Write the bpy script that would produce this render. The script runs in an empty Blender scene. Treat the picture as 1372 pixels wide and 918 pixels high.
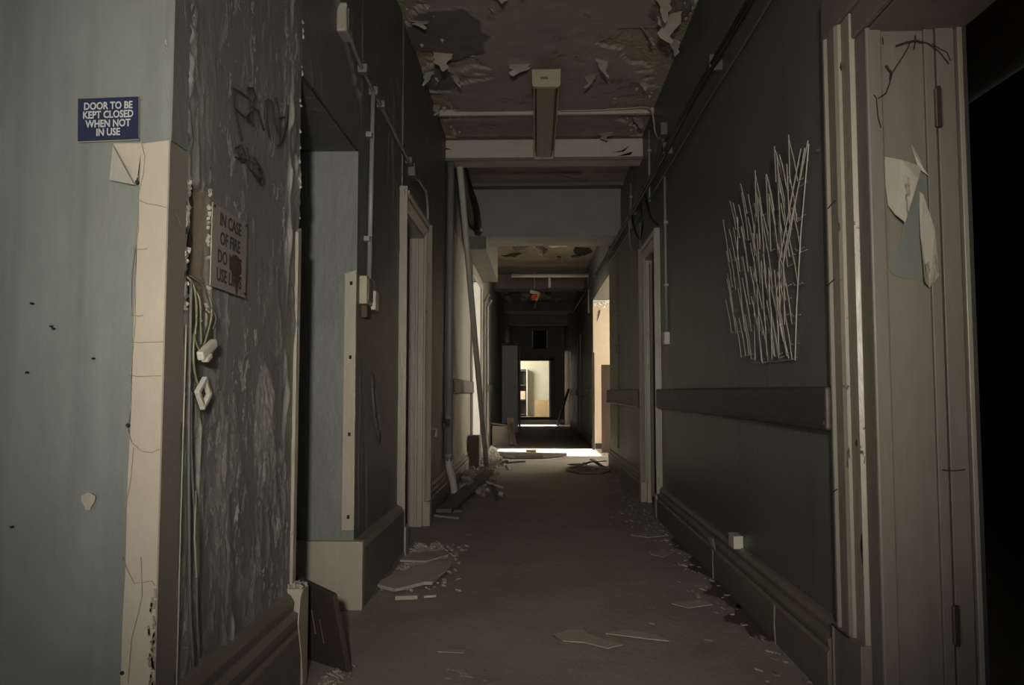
import bpy, bmesh, math, random
from mathutils import Vector, Matrix, noise
random.seed(7)
S = bpy.context.scene
R = math.radians

# ------------------------------------------------------------------ camera
cam_data = bpy.data.cameras.new('camera')
cam = bpy.data.objects.new('camera', cam_data)
S.collection.objects.link(cam)
cam_data.sensor_width = 36.0
cam_data.lens = 1046.0 / 1372.0 * 36.0
cam_data.clip_start = 0.02
cam_data.clip_end = 200
cam.location = (0, 0, 0.95)
cam.rotation_euler = (R(90 + 3.56), 0, R(1.75))
S.camera = cam

# ------------------------------------------------------------------ world, sun, lamps
w = bpy.data.worlds.new('world'); S.world = w; w.use_nodes = True
w.node_tree.nodes['Background'].inputs[0].default_value = (0.93, 0.96, 0.92, 1)
w.node_tree.nodes['Background'].inputs[1].default_value = 0.34

def lamp(name, kind, loc, target, energy, color, **kw):
    d = bpy.data.lights.new(name, kind); d.energy = energy; d.color = color
    for k, v in kw.items(): setattr(d, k, v)
    o = bpy.data.objects.new(name, d); S.collection.objects.link(o)
    o.location = loc
    o.rotation_euler = (Vector(target) - Vector(loc)).to_track_quat('-Z', 'Y').to_euler()
    return o
# low sun from the right of the corridor, through the side rooms' windows
lamp('sun', 'SUN', (8, 12, 6), (8 - 1, 12, 6 - .38), 60.0, (1.0, .93, .8), angle=R(.6))
# the photographer's hand lamp, beside the camera
lamp('hand_lamp', 'SPOT', (.02, -.8, 1.32), (-.02, 4.0, 1.28), 330.0, (1.0, .93, .8), spot_size=R(61), spot_blend=1.0, shadow_soft_size=.05)
# daylight of the side windows, plus added fill lamps
lamp('lobby_window_light', 'AREA', (3.3, 12.2, 1.9), (0, 10.6, 1.2), 150.0, (1.0, .93, .78), shape='RECTANGLE', size=1.6, size_y=1.2)
lamp('left_room_window_light', 'AREA', (-2.9, 9.6, 1.5), (-.8, 11.0, 1.2), 70.0, (1.0, .95, .82), shape='RECTANGLE', size=1.2, size_y=1.5)
lamp('lobby_fill_light', 'AREA', (2.7, 10.3, 1.9), (1.0, 13.0, 1.5), 22.0, (1.0, .93, .78), shape='RECTANGLE', size=.8, size_y=1.0)  # added fill for the cross wall; no window stands there
lamp('end_room_window_light', 'AREA', (-1.9, 28.0, 2.0), (.3, 29.4, .9), 120.0, (1.0, .95, .82), shape='RECTANGLE', size=1.5, size_y=1.5)

lamp('far_room_fill_light', 'AREA', (2.9, 21.8, 1.8), (0, 21.6, 1.2), 40.0, (1.0, .95, .85), shape='RECTANGLE', size=.8, size_y=1.0)  # extra area lamp added to brighten the far corridor

S.view_settings.view_transform = 'Standard'
S.view_settings.look = 'None'
S.view_settings.gamma = 1.0
S.view_settings.use_curve_mapping = False
S.view_settings.exposure = 0.35

# ------------------------------------------------------------------ materials
def mat(name, base, base2=None, rough=.6, scale=4.0, stretch=(1, 1, 1), contrast=.5, bump=.2, bscale=30.0,
        metal=0.0, spec=.4, wear=None, wear2=None, speck=None, emit=None, streak=0.0, trans=0.0, flake=None):
    m = bpy.data.materials.new(name); m.use_nodes = True
    nt = m.node_tree; N = nt.nodes; L = nt.links
    bs = N['Principled BSDF']
    bs.inputs['Metallic'].default_value = metal
    bs.inputs['Specular IOR Level'].default_value = spec
    geo = N.new('ShaderNodeNewGeometry')
    mp = N.new('ShaderNodeMapping'); mp.inputs['Scale'].default_value = stretch
    L.new(geo.outputs['Position'], mp.inputs['Vector'])
    n1 = N.new('ShaderNodeTexNoise'); n1.inputs['Scale'].default_value = scale; n1.inputs['Detail'].default_value = 8; n1.inputs['Roughness'].default_value = .65
    L.new(mp.outputs[0], n1.inputs['Vector'])
    b2 = base2 or tuple(c * .6 for c in base)
    cr = N.new('ShaderNodeValToRGB')
    cr.color_ramp.elements[0].position = .5 - contrast * .3; cr.color_ramp.elements[1].position = .5 + contrast * .3
    cr.color_ramp.elements[0].color = (*b2, 1); cr.color_ramp.elements[1].color = (*base, 1)
    L.new(n1.outputs['Fac'], cr.inputs['Fac'])
    col = cr.outputs['Color']
    def mix(fac, c2, prev):
        mx = N.new('ShaderNodeMix'); mx.data_type = 'RGBA'
        L.new(fac, mx.inputs['Factor']); L.new(prev, mx.inputs['A'])
        if isinstance(c2, tuple): mx.inputs['B'].default_value = (*c2, 1)
        else: L.new(c2, mx.inputs['B'])
        return mx.outputs['Result']
    if streak:
        mp2 = N.new('ShaderNodeMapping'); mp2.inputs['Scale'].default_value = (9, 9, .5); L.new(geo.outputs['Position'], mp2.inputs['Vector'])
        n4 = N.new('ShaderNodeTexNoise'); n4.inputs['Scale'].default_value = 1.0; n4.inputs['Detail'].default_value = 6; L.new(mp2.outputs[0], n4.inputs['Vector'])
        r4 = N.new('ShaderNodeMapRange'); r4.inputs[1].default_value = .5; r4.inputs[2].default_value = .72; r4.inputs[4].default_value = streak; L.new(n4.outputs['Fac'], r4.inputs[0])
        col = mix(r4.outputs[0], tuple(c * .45 for c in base), col)
    if speck:
        n3 = N.new('ShaderNodeTexNoise'); n3.inputs['Scale'].default_value = speck[1]; n3.inputs['Detail'].default_value = 5; n3.inputs['Roughness'].default_value = .7
        L.new(mp.outputs[0], n3.inputs['Vector'])
        r3 = N.new('ShaderNodeMapRange'); r3.inputs[1].default_value = speck[2]; r3.inputs[2].default_value = speck[2] + .05; L.new(n3.outputs['Fac'], r3.inputs[0])
        col = mix(r3.outputs[0], speck[0], col)
    if wear:
        at = N.new('ShaderNodeAttribute'); at.attribute_name = 'wear'; col = mix(at.outputs['Fac'], wear, col)
    if wear2:
        at = N.new('ShaderNodeAttribute'); at.attribute_name = 'hole'; col = mix(at.outputs['Fac'], wear2, col)
    L.new(col, bs.inputs['Base Color'])
    n2 = N.new('ShaderNodeTexNoise'); n2.inputs['Scale'].default_value = bscale; n2.inputs['Detail'].default_value = 8; n2.inputs['Roughness'].default_value = .6
    L.new(mp.outputs[0], n2.inputs['Vector'])
    rr = N.new('ShaderNodeMapRange'); rr.inputs[3].default_value = max(.05, rough - .12); rr.inputs[4].default_value = min(1, rough + .15)
    L.new(n2.outputs['Fac'], rr.inputs[0]); L.new(rr.outputs[0], bs.inputs['Roughness'])
    if bump:
        bp = N.new('ShaderNodeBump'); bp.inputs['Strength'].default_value = bump; bp.inputs['Distance'].default_value = .01
        L.new(n2.outputs['Fac'], bp.inputs['Height']); L.new(bp.outputs[0], bs.inputs['Normal'])
    if flake:      # crisp-edged flaking layer: colour, scale, threshold, coverage threshold, z stretch
        fc, fs_, ft, fcov, fz = flake
        mp3 = N.new('ShaderNodeMapping'); mp3.inputs['Scale'].default_value = (1, 1, fz); L.new(geo.outputs['Position'], mp3.inputs['Vector'])
        a = N.new('ShaderNodeTexNoise'); a.inputs['Scale'].default_value = fs_; a.inputs['Detail'].default_value = 12; a.inputs['Roughness'].default_value = .72; a.inputs['Distortion'].default_value = .6
        L.new(mp3.outputs[0], a.inputs['Vector'])
        c_ = N.new('ShaderNodeTexNoise'); c_.inputs['Scale'].default_value = 2.6; c_.inputs['Detail'].default_value = 3; L.new(mp3.outputs[0], c_.inputs['Vector'])
        ra = N.new('ShaderNodeMapRange'); ra.inputs[1].default_value = ft; ra.inputs[2].default_value = ft + .02; L.new(a.outputs['Fac'], ra.inputs[0])
        rc = N.new('ShaderNodeMapRange'); rc.inputs[1].default_value = fcov; rc.inputs[2].default_value = fcov + .10; L.new(c_.outputs['Fac'], rc.inputs[0])
        mu = N.new('ShaderNodeMath'); mu.operation = 'MULTIPLY'; L.new(ra.outputs[0], mu.inputs[0]); L.new(rc.outputs[0], mu.inputs[1])
        b2_ = N.new('ShaderNodeBump'); b2_.inputs['Strength'].default_value = .9; b2_.inputs['Distance'].default_value = .004
        L.new(mu.outputs[0], b2_.inputs['Height'])
        if bump: L.new(bp.outputs[0], b2_.inputs['Normal'])
        L.new(b2_.outputs[0], bs.inputs['Normal'])
        L.new(mix(mu.outputs[0], fc, col), bs.inputs['Base Color'])
    if emit:
        bs.inputs['Emission Color'].default_value = (*emit[0], 1); bs.inputs['Emission Strength'].default_value = emit[1]
    if trans: bs.inputs['Transmission Weight'].default_value = trans
    return m

M = {}
M['blue'] = mat('pale_blue_paint', (.178, .196, .19), (.118, .126, .115), .5, 3.0, (1, 1, .5), .9, .6, 16, streak=.7, speck=((.13, .12, .085), 7, .68))
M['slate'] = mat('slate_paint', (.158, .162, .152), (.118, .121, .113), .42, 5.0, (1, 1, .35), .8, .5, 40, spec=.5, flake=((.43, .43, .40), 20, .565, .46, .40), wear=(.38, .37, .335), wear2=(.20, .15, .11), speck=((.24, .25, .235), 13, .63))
M['slate_mid'] = mat('smooth_slate_paint', (.12, .124, .114), (.088, .09, .083), .45, 4.0, (1, 1, .35), .8, .35, 30, spec=.5, wear=(.30, .295, .265), wear2=(.03, .026, .022))
M['slate_far'] = mat('dark_slate_paint', (.13, .132, .117), (.08, .08, .07), .5, 3.0, (1, 1, .4), .8, .4, 30, streak=.4, flake=((.22, .21, .185), 9, .59, .52, .4), speck=((.13, .13, .12), 9, .68))
M['green'] = mat('grey_green_paint', (.102, .105, .092), (.082, .085, .074), .42, 2.0, (1, 1, .6), .9, .12, 40, streak=.35)
M['green_far'] = mat('olive_green_paint', (.14, .145, .12), (.09, .09, .07), .5, 2.5, (1, 1, .5), .9, .25, 30, streak=.5)
M['cream'] = mat('cream_paint', (.36, .32, .262), (.28, .245, .20), .5, 5.0, (1, 1, .5), .8, .25, 40, speck=((.26, .22, .17), 14, .70))
M['cream_side'] = mat('shaded_cream_paint', (.20, .18, .155), (.16, .14, .12), .5, 5.0, (1, 1, .5), .8, .3, 40)  # darker copy of the cream; side shade put into the colour
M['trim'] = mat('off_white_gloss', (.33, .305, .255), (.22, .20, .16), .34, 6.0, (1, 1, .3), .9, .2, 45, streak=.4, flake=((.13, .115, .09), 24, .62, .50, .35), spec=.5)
M['trim_dull'] = mat('dull_off_white', (.145, .130, .108), (.105, .093, .077), .5, 3.0, (1, 1, .5), .9, .15, 35, streak=.3)  # shading of the near right reveal is put into this darker colour
M['skirt'] = mat('taupe_skirting', (.18, .16, .13), (.11, .10, .08), .5, 5.0, (1, .6, 1), .9, .35, 35, speck=((.32, .28, .22), 20, .68))
M['skirt_r'] = mat('brown_skirting', (.15, .135, .105), (.10, .09, .068), .5, 5.0, (1, .6, 1), .9, .35, 35, speck=((.28, .24, .18), 18, .70))
M['floor'] = mat('worn_lino', (.31, .275, .235), (.19, .168, .142), .62, 2.2, (1, 1, 1), .9, .35, 22, flake=((.40, .37, .32), 5.0, .60, .50, 1), speck=((.13, .115, .09), 3.6, .66), spec=.3)
M['ceil'] = mat('ceiling_plaster', (.36, .325, .295), (.27, .24, .215), .75, 2.0, (1, 1, 1), .9, .2, 20, flake=((.24, .205, .15), 5.0, .56, .50, 1), wear=(.33, .285, .215), wear2=(.15, .145, .135))
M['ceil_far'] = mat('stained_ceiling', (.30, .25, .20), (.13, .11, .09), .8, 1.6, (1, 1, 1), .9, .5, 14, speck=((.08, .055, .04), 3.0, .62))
M['ceil_dark'] = mat('dark_ceiling', (.17, .155, .14), (.08, .072, .065), .8, 2.5, (1, 1, 1), .9, .5, 14, speck=((.26, .24, .2), 4.0, .66))  # darker than the near ceiling, with paler specks
M['paper'] = mat('peeled_paper', (.42, .385, .335), (.30, .27, .225), .7, 9, (1, 1, 1), .8, .3, 50)
M['papergrey'] = mat('peeled_grey_paint', (.33, .315, .28), (.22, .21, .185), .5, 9, (1, 1, 1), .8, .3, 50)
M['trim_near'] = mat('dimmed_gloss', (.235, .212, .175), (.17, .152, .122), .36, 6.0, (1, 1, .3), .9, .2, 45, streak=.4, flake=((.10, .085, .065), 24, .63, .5, .35), spec=.5)  # darker copy of the trim gloss; near frame's weaker light in its colour
M['beam'] = mat('white_beam_paint', (.48, .44, .39), (.36, .325, .29), .65, 4, (1, 1, 1), .9, .3, 25, speck=((.07, .06, .05), 6, .66))
M['beamgrey'] = mat('grey_beam_paint', (.27, .28, .265), (.20, .205, .19), .65, 3, (1, 1, 1), .9, .2, 25, speck=((.08, .075, .06), 5, .68))
M['dark'] = mat('unlit_room_tone', (.03, .03, .028), (.02, .02, .018), .8, 3, (1, 1, 1), .8, .2, 20)  # near-black colour stands in for the missing light in side rooms
M['rail'] = mat('dark_rail_timber', (.05, .041, .035), (.034, .028, .024), .5, 6, (1, .15, 1), .8, .2, 40)
M['rail_lit'] = mat('brown_lit_rail_timber', (.09, .07, .055), (.06, .045, .035), .5, 6, (1, .15, 1), .8, .2, 40)  # lighter copy of the rail timber; light on the rail put into colour
M['board'] = mat('dark_board', (.05, .04, .032), (.032, .025, .02), .6, 7, (1, 1, .3), .9, .3, 40, speck=((.07, .06, .05), 14, .7))
M['brown'] = mat('red_brown_board', (.085, .05, .035), (.05, .03, .022), .6, 7, (1, 1, .3), .9, .3, 40)
M['wood'] = mat('rough_timber', (.15, .125, .10), (.085, .07, .055), .7, 8, (1, 1, 1), .9, .4, 50)
M['pipe'] = mat('painted_pipe', (.22, .225, .21), (.16, .16, .148), .42, 8, (1, 1, .3), .8, .15, 30, speck=((.1, .08, .06), 16, .72))
M['pipe_white'] = mat('white_pipe', (.50, .48, .42), (.36, .34, .29), .4, 8, (1, 1, .3), .8, .15, 30)
M['black'] = mat('black_sheath', (.012, .012, .012), (.008, .008, .008), .5, 8, (1, 1, 1), .8, .1, 30)
M['plastic'] = mat('white_plastic', (.45, .43, .385), (.36, .34, .30), .35, 8, (1, 1, 1), .8, .05, 30)
M['cableyg'] = mat('yellow_green_wire', (.17, .17, .10), (.115, .12, .07), .4, 20, (1, 1, 1), .8, .05, 30)
M['cablegrey'] = mat('grey_wire', (.10, .105, .10), (.07, .07, .068), .5, 20, (1, 1, 1), .8, .05, 30)
M['navy'] = mat('navy_sign_enamel', (.008, .013, .045), (.006, .010, .035), .35, 8, (1, 1, 1), .8, .03, 30)
M['lettering'] = mat('sign_white', (.38, .39, .40), (.3, .31, .32), .5, 20, (1, 1, 1), .8, 0, 30)
M['plate'] = mat('beige_sign_plate', (.25, .225, .20), (.205, .185, .165), .4, 8, (1, 1, 1), .8, .05, 30)
M['ink'] = mat('dark_ink', (.03, .028, .027), (.02, .02, .02), .6, 8, (1, 1, 1), .8, 0, 30)
M['smear'] = mat('brown_smear', (.055, .03, .022), (.035, .02, .015), .6, 12, (1, 1, 1), .8, .2, 40)
M['metal'] = mat('grey_metal_locker', (.45, .46, .47), (.36, .37, .38), .45, 4, (1, 1, 1), .8, .1, 30)
M['lobby'] = mat('pink_cream_plaster', (.62, .52, .40), (.55, .45, .34), .7, 3, (1, 1, 1), .8, .15, 25)
M['lobby_white'] = mat('white_distemper', (.75, .72, .66), (.66, .62, .55), .7, 6, (1, 1, 1), .8, .3, 25)
M['endroom'] = mat('pale_yellow_plaster', (.66, .63, .50), (.58, .55, .43), .7, 3, (1, 1, 1), .8, .15, 25)
M['endwood'] = mat('honey_timber', (.62, .45, .25), (.5, .36, .19), .5, 5, (1, 1, 1), .8, .1, 30)
M['diffuser'] = mat('yellowed_diffuser', (.17, .155, .095), (.13, .12, .07), .45, 8, (3, .3, 1), .8, .15, 30)
M['fitting'] = mat('yellowed_enamel', (.36, .34, .24), (.29, .27, .18), .45, 8, (1, 1, 1), .8, .1, 30)
M['rust'] = mat('rusty_metal', (.10, .07, .045), (.05, .035, .025), .7, 20, (1, 1, 1), .9, .4, 50)
M['crack'] = mat('dark_crack', (.018, .015, .012), (.01, .01, .01), .9, 8, (1, 1, 1), .8, 0, 30)
M['hair'] = mat('brown_hairline', (.26, .215, .16), (.16, .13, .09), .9, 8, (1, 1, 1), .8, 0, 30)
M['rubble'] = mat('plaster_rubble', (.36, .33, .28), (.16, .15, .125), .8, 12, (1, 1, 1), .9, .4, 50)
M['dusty'] = mat('dusty_crumbs', (.28, .26, .22), (.12, .11, .095), .8, 12, (1, 1, 1), .9, .4, 50)
M['slab'] = mat('plaster_board', (.36, .335, .285), (.26, .24, .205), .8, 8, (1, 1, 1), .9, .3, 50)
M['wire'] = mat('white_coated_wire', (.27, .255, .22), (.19, .18, .15), .4, 20, (1, 1, 1), .8, .05, 30)
M['peelwall'] = mat('bare_green_plaster', (.115, .125, .11), (.095, .10, .09), .6, 4, (1, 1, 1), .8, .1, 30)
M['red'] = mat('faded_red', (.4, .06, .03), (.3, .05, .03), .5, 8)
M['yellow'] = mat('faded_yellow', (.5, .36, .08), (.4, .3, .07), .5, 8)

# ------------------------------------------------------------------ mesh helpers
class MB:
    def __init__(s): s.v = []; s.f = []; s.smooth = False
    def box(s, x0, x1, y0, y1, z0, z1, T=None):
        b = len(s.v)
        for x in (x0, x1):
            for y in (y0, y1):
                for z in (z0, z1):
                    p = Vector((x, y, z)); s.v.append(T @ p if T else p)
        for q in ((0, 1, 3, 2), (4, 6, 7, 5), (0, 4, 5, 1), (2, 3, 7, 6), (0, 2, 6, 4), (1, 5, 7, 3)):
            s.f.append([b + i for i in q])
        return s
    def obox(s, c, size, rot=(0, 0, 0)):
        T = Matrix.Translation(c) @ Matrix.Rotation(rot[2], 4, 'Z') @ Matrix.Rotation(rot[1], 4, 'Y') @ Matrix.Rotation(rot[0], 4, 'X')
        a, b, c2 = size[0] / 2, size[1] / 2, size[2] / 2
        return s.box(-a, a, -b, b, -c2, c2, T)
    def prism(s, poly, ext):          # poly: list of 3D points (planar), ext: extrusion vector
        b = len(s.v); n = len(poly); e = Vector(ext)
        s.v += [Vector(p) for p in poly] + [Vector(p) + e for p in poly]
        s.f.append([b + i for i in range(n)][::-1]); s.f.append([b + n + i for i in range(n)])
        for i in range(n):
            j = (i + 1) % n; s.f.append([b + i, b + j, b + n + j, b + n + i])
        return s
    def tube(s, pts, r, n=8, r2=None):
        pts = [Vector(p) for p in pts]; b = len(s.v); m = len(pts)
        up = Vector((0, 0, 1))
        prev = None
        for i, p in enumerate(pts):
            t = (pts[min(i + 1, m - 1)] - pts[max(i - 1, 0)]).normalized()
            if prev is None:
                a = t.cross(up)
                if a.length < .1: a = t.cross(Vector((1, 0, 0)))
            else: a = prev - t * prev.dot(t)
            a.normalize(); prev = a; c = t.cross(a)
            rr = r if r2 is None else r + (r2 - r) * i / (m - 1)
            for k in range(n):
                an = 2 * math.pi * k / n
                s.v.append(p + (a * math.cos(an) + c * math.sin(an)) * rr)
        for i in range(m - 1):
            for k in range(n):
                k2 = (k + 1) % n
                s.f.append([b + i * n + k, b + i * n + k2, b + (i + 1) * n + k2, b + (i + 1) * n + k])
        s.f.append([b + k for k in range(n)][::-1]); s.f.append([b + (m - 1) * n + k for k in range(n)])
        return s
    def grid(s, fn, nu, nv):
        b = len(s.v)
        for i in range(nu + 1):
            for j in range(nv + 1): s.v.append(Vector(fn(i / nu, j / nv)))
        for i in range(nu):
            for j in range(nv):
                a = b + i * (nv + 1) + j
                s.f.append([a, a + 1, a + nv + 2, a + nv + 1])
        return s

WL = {}
def obj(name, mb, m, parent=None, origin=None, smooth=False, bevel=0, fixn=True):
    vs = mb.v
    if origin is None:
        mn = [min(v[i] for v in vs) for i in range(3)]; mx = [max(v[i] for v in vs) for i in range(3)]
        origin = Vector(((mn[0] + mx[0]) / 2, (mn[1] + mx[1]) / 2, mn[2]))
    origin = Vector(origin)
    me = bpy.data.meshes.new(name)
    me.from_pydata([tuple(Vector(v) - origin) for v in vs], [], mb.f)
    if fixn:
        bm = bmesh.new(); bm.from_mesh(me); bmesh.ops.recalc_face_normals(bm, faces=bm.faces); bm.to_mesh(me); bm.free()
    me.materials.append(M[m] if isinstance(m, str) else m)
    if smooth:
        for p in me.polygons: p.use_smooth = True
    o = bpy.data.objects.new(name, me); S.collection.objects.link(o)
    if bevel:
        bv = o.modifiers.new('bevel', 'BEVEL'); bv.width = bevel; bv.segments = 2; bv.limit_method = 'ANGLE'
    if parent is not None:
        o.parent = parent; o.location = origin - WL[parent.name]
    else: o.location = origin
    WL[o.name] = origin
    return o
def thing(name, label, cat, loc, group=None):
    o = bpy.data.objects.new(name, None); S.collection.objects.link(o); o.empty_display_size = .05
    o.location = loc; o['label'] = label; o['category'] = cat
    if group: o['group'] = group
    WL[o.name] = Vector(loc); return o
def tag(o, label, cat, group=None):
    o['label'] = label; o['category'] = cat
    if group: o['group'] = group
    return o
def struct(name, mb, m, label, parent=None, **k):
    o = obj(name, mb, m, parent, **k); o['kind'] = 'structure'; o['label'] = label; return o
def sroot(name, label, loc):
    o = bpy.data.objects.new(name, None); S.collection.objects.link(o); o.location = loc; o.empty_display_size = .05
    o['kind'] = 'structure'; o['label'] = label; WL[o.name] = Vector(loc); return o
def sstep(a, b, x):
    t = max(0, min(1, (x - a) / (b - a))); return t * t * (3 - 2 * t)
def nz(*p): return noise.noise(Vector(p))
def ridge(x, y, z, sc=1.0):
    return 1 - abs(noise.noise(Vector((x, y, z)))) * 2
def set_attr(o, name, vals):
    a = o.data.attributes.new(name, 'FLOAT', 'POINT'); a.data.foreach_set('value', vals)

XL, XR, ZC = -.80, .95, 3.20
YF = 1.66           # plane of the pale blue wall facing the camera

# ------------------------------------------------------------------ floor and ceiling
fl = MB()
def floorf(u, v):
    x = -3.0 + 6.6 * u; y = -3.0 + 35 * v
    return (x, y, 0.004 * nz(x * 3, y * 3, 0) if y < 15 else 0)
fl.grid(floorf, 66, 350)
floor = struct('floor', fl, 'floor', 'worn dark grey-brown lino floor scattered with dust', origin=(0, 0, 0), fixn=False, smooth=True)
cl = MB()
cl.box(-3.2, 3.7, -.6, 8.6, ZC + .03, ZC + .2)
ceiling = struct('ceiling', cl, 'ceil', 'stained plaster ceiling with peeling paper', origin=(0, 3, ZC))
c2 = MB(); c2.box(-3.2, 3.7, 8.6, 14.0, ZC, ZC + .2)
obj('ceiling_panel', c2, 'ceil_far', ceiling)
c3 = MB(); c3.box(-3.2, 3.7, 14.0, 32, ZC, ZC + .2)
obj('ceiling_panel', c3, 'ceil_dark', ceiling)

# relief skin of the near ceiling: grey paper layer, worn through to rough board at the edges
NU, NV = 120, 300
wearv, holev = [], []
cg = MB()
for i in range(NU + 1):
    for j in range(NV + 1):
        x = XL - .02 + (XR - XL + .04) * i / NU; y = 1.7 + 6.95 * j / NV
        edge = min(x - XL, (XR - x) * .9)
        n = nz(x * 1.2, y * 1.7, 4.2) * .55 + nz(x * 3, y * 9, 1.1) * .22 + nz(x * 10, y * 26, 3) * .10
        wv = sstep(.00, .05, .26 - edge + n * .8) if y < 6.8 else .25
        hole = 0
        for hx, hy, ha, hb in ((-.55, 4.80, .27, .36), (-.70, 5.50, .13, .22), (.80, 4.5, .12, .18)):
            e = ((x - hx) / ha) ** 2 + ((y - hy) / hb) ** 2 + .6 * nz(x * 8, y * 6, 2)
            hole = max(hole, sstep(1.05, .95, e))
        wv *= (1 - hole)
        z = ZC + .018 * wv - .006 * hole + .004 * nz(x * 9, y * 9, 0) + .006 * wv * nz(x * 40, y * 40, 2)
        cg.v.append(Vector((x, y, z))); wearv.append(wv); holev.append(hole)
for i in range(NU):
    for j in range(NV):
        a = i * (NV + 1) + j; cg.f.append([a, a + 1, a + NV + 2, a + NV + 1])
o = obj('ceiling_paper', cg, 'ceil', ceiling, fixn=False)
set_attr(o, 'wear', wearv); set_attr(o, 'hole', holev)

# ------------------------------------------------------------------ walls
def relief_wall(name, parent, X, y0, y1, z0, z1, step, hfn, m, sgn=1):
    ny = int((y1 - y0) / step); nzv = int((z1 - z0) / step)
    g = MB(); wv, hv = [], []
    for i in range(ny + 1):
        for j in range(nzv + 1):
            y = y0 + (y1 - y0) * i / ny; z = z0 + (z1 - z0) * j / nzv
            h, a, b = hfn(y, z)
            g.v.append(Vector((X + sgn * h, y, z))); wv.append(a); hv.append(b)
    for i in range(ny):
        for j in range(nzv):
            a = i * (nzv + 1) + j
            q = [a, a + nzv + 1, a + nzv + 2, a + 1]
            g.f.append(q if sgn > 0 else q[::-1])
    o = obj(name, g, m, parent, fixn=False, smooth=True)
    set_attr(o, 'wear', wv); set_attr(o, 'hole', hv)
    return o

# left wall: pieces between the openings, solid behind the painted skins
LT = .25
wl = MB()
wl.box(XL - LT, XL - .012, YF + .02, 2.58, 0, ZC + .05)          # pier by the corner
wl.box(XL - LT, XL - .012, 2.58, 3.47, 2.035, ZC + .05)         # over the opening
wl.box(XL - LT, XL - .012, 3.47, 4.62, 0, ZC + .05)
wl.box(XL - LT, XL, 4.62, 5.54, 2.06, ZC + .05)           # over door 1
wl.box(XL - LT, XL, 5.54, 9.55, 0, ZC + .05)
wl.box(XL - LT, XL, 9.55, 11.25, 2.53, ZC + .05)
wl.box(XL - LT, XL, 11.25, 26.1, 0, ZC + .05)
wall_left = struct('wall_left', wl, 'slate_far', 'dark slate left corridor wall with peeling paint', origin=(XL, 3, 0))

def near_h(y, z):
    cor = sstep(1.80, 1.735, y)
    m1 = sstep(-.12, .28, nz(y * 2.6, z * 1.0, 1.5) + .25 * nz(y * 9, z * 4, 7) + .16 * sstep(2.3, 1.8, y))
    wx = y + .03 * nz(y * 4, z * 3, 9)
    r1 = max(0, ridge(wx * 13, z * 2.3, 3.3)) ** 6
    r2 = max(0, ridge(wx * 24, z * 5.0, 8.3)) ** 5
    pl = nz(wx * 11 + 5, z * 4.5, 2.2) + .45 * nz(y * 34, z * 17, 4.4) + .2 * nz(y * 80, z * 50, 6)
    pk = sstep(.16, .20, pl) * sstep(-.25, .1, nz(y * 2.6, z * 1.0, 1.5) + .3 * sstep(2.35, 1.8, y))
    br = sstep(-.05, .3, nz(y * 14, z * 5, 31))
    h = m1 * br * (.0075 * r1 + .0045 * r2) + .0022 * nz(y * 30, z * 18, 0) * m1 + .0026 * pk * (1 + nz(y * 60, z * 30, 1)) + .0016 * sstep(.1, .16, nz(y * 26, z * 10, 21)) * sstep(-.1, .2, nz(y * 4, z * 2, 22))
    vs = sstep(.25, .6, nz(y * 60, z * 3.5, 11)) * sstep(-.1, .25, nz(y * 5, z * 2, 12))
    wear = max(sstep(.0025, .008, h - .0028 * pk) * .8, pk * (.22 + .35 * abs(nz(y * 50, z * 25, 8))), .35 * vs)
    h += .0012 * vs
    # vertical line of flaking close to the opening
    d = abs(y - 2.475 - .012 * nz(z * 3, 0, 5) - .02 * nz(z * 9, 0, 2))
    l = sstep(.022, .004, d) * sstep(.45, .6, z) * max(0, .35 + nz(z * 8, y * 20, 3) * 1.3)
    h += .010 * l; wear = max(wear, .75 * min(1, l))
    # big rough patch
    e = ((y - 2.29 - .02 * nz(z * 9, 1, 1)) / .075) ** 2 + ((z - .86) / .17) ** 2
    p = sstep(1.25, .85, e + .35 * nz(y * 20, z * 14, 2)) * sstep(.2, 1.0, z)
    h += p * (.003 + .007 * abs(nz(y * 45, z * 22, 6))); wear = max(wear, p * (.35 + .6 * abs(nz(y * 45, z * 30, 6))))
    # crumbling corner above
    c = cor * sstep(1.35, 1.6, z)
    h += c * .012 * nz(y * 50, z * 25, 5)
    # broken hole behind the fire notice
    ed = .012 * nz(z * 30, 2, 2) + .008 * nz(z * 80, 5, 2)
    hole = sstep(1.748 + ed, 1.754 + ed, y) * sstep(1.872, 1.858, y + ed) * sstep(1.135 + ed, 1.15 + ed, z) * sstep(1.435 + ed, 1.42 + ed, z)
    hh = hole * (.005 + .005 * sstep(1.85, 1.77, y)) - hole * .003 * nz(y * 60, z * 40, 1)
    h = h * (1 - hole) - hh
    rim = sstep(.04, .0, abs(y - 1.75 - ed)) * sstep(1.10, 1.15, z) * sstep(1.47, 1.42, z) * (1 - hole)
    h += rim * .006 * abs(nz(y * 60, z * 60, 9)) ; wear = max(wear * (1 - hole), rim * .7)
    # thin ridge with bulge low down
    k = sstep(.012, .002, abs(y - 1.83 - .01 * nz(z * 5, 3, 3))) * sstep(.95, .8, z) * sstep(.35, .5, z)
    h += .004 * k
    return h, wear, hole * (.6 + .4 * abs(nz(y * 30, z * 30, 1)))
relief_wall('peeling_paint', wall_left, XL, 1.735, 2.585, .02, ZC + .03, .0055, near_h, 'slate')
def head_h(y, z):
    r1 = max(0, ridge(y * 9, z * 4, 3.3)) ** 5; d = abs((z - 2.75) + (y - 2.6) * .55 + .05 * nz(y * 8, z * 8, 1))
    l = sstep(.05, .01, d) * (.5 + nz(y * 20, z * 20, 3)); l = max(0, l)
    return .006 * r1 * sstep(0, .3, nz(y * 2, z * 2, 3)) + .012 * l, min(1, l) * .6, 0
relief_wall('peeling_paint', wall_left, XL, 2.585, 3.47, 2.035, ZC + .03, .012, head_h, 'slate_mid')
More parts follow.
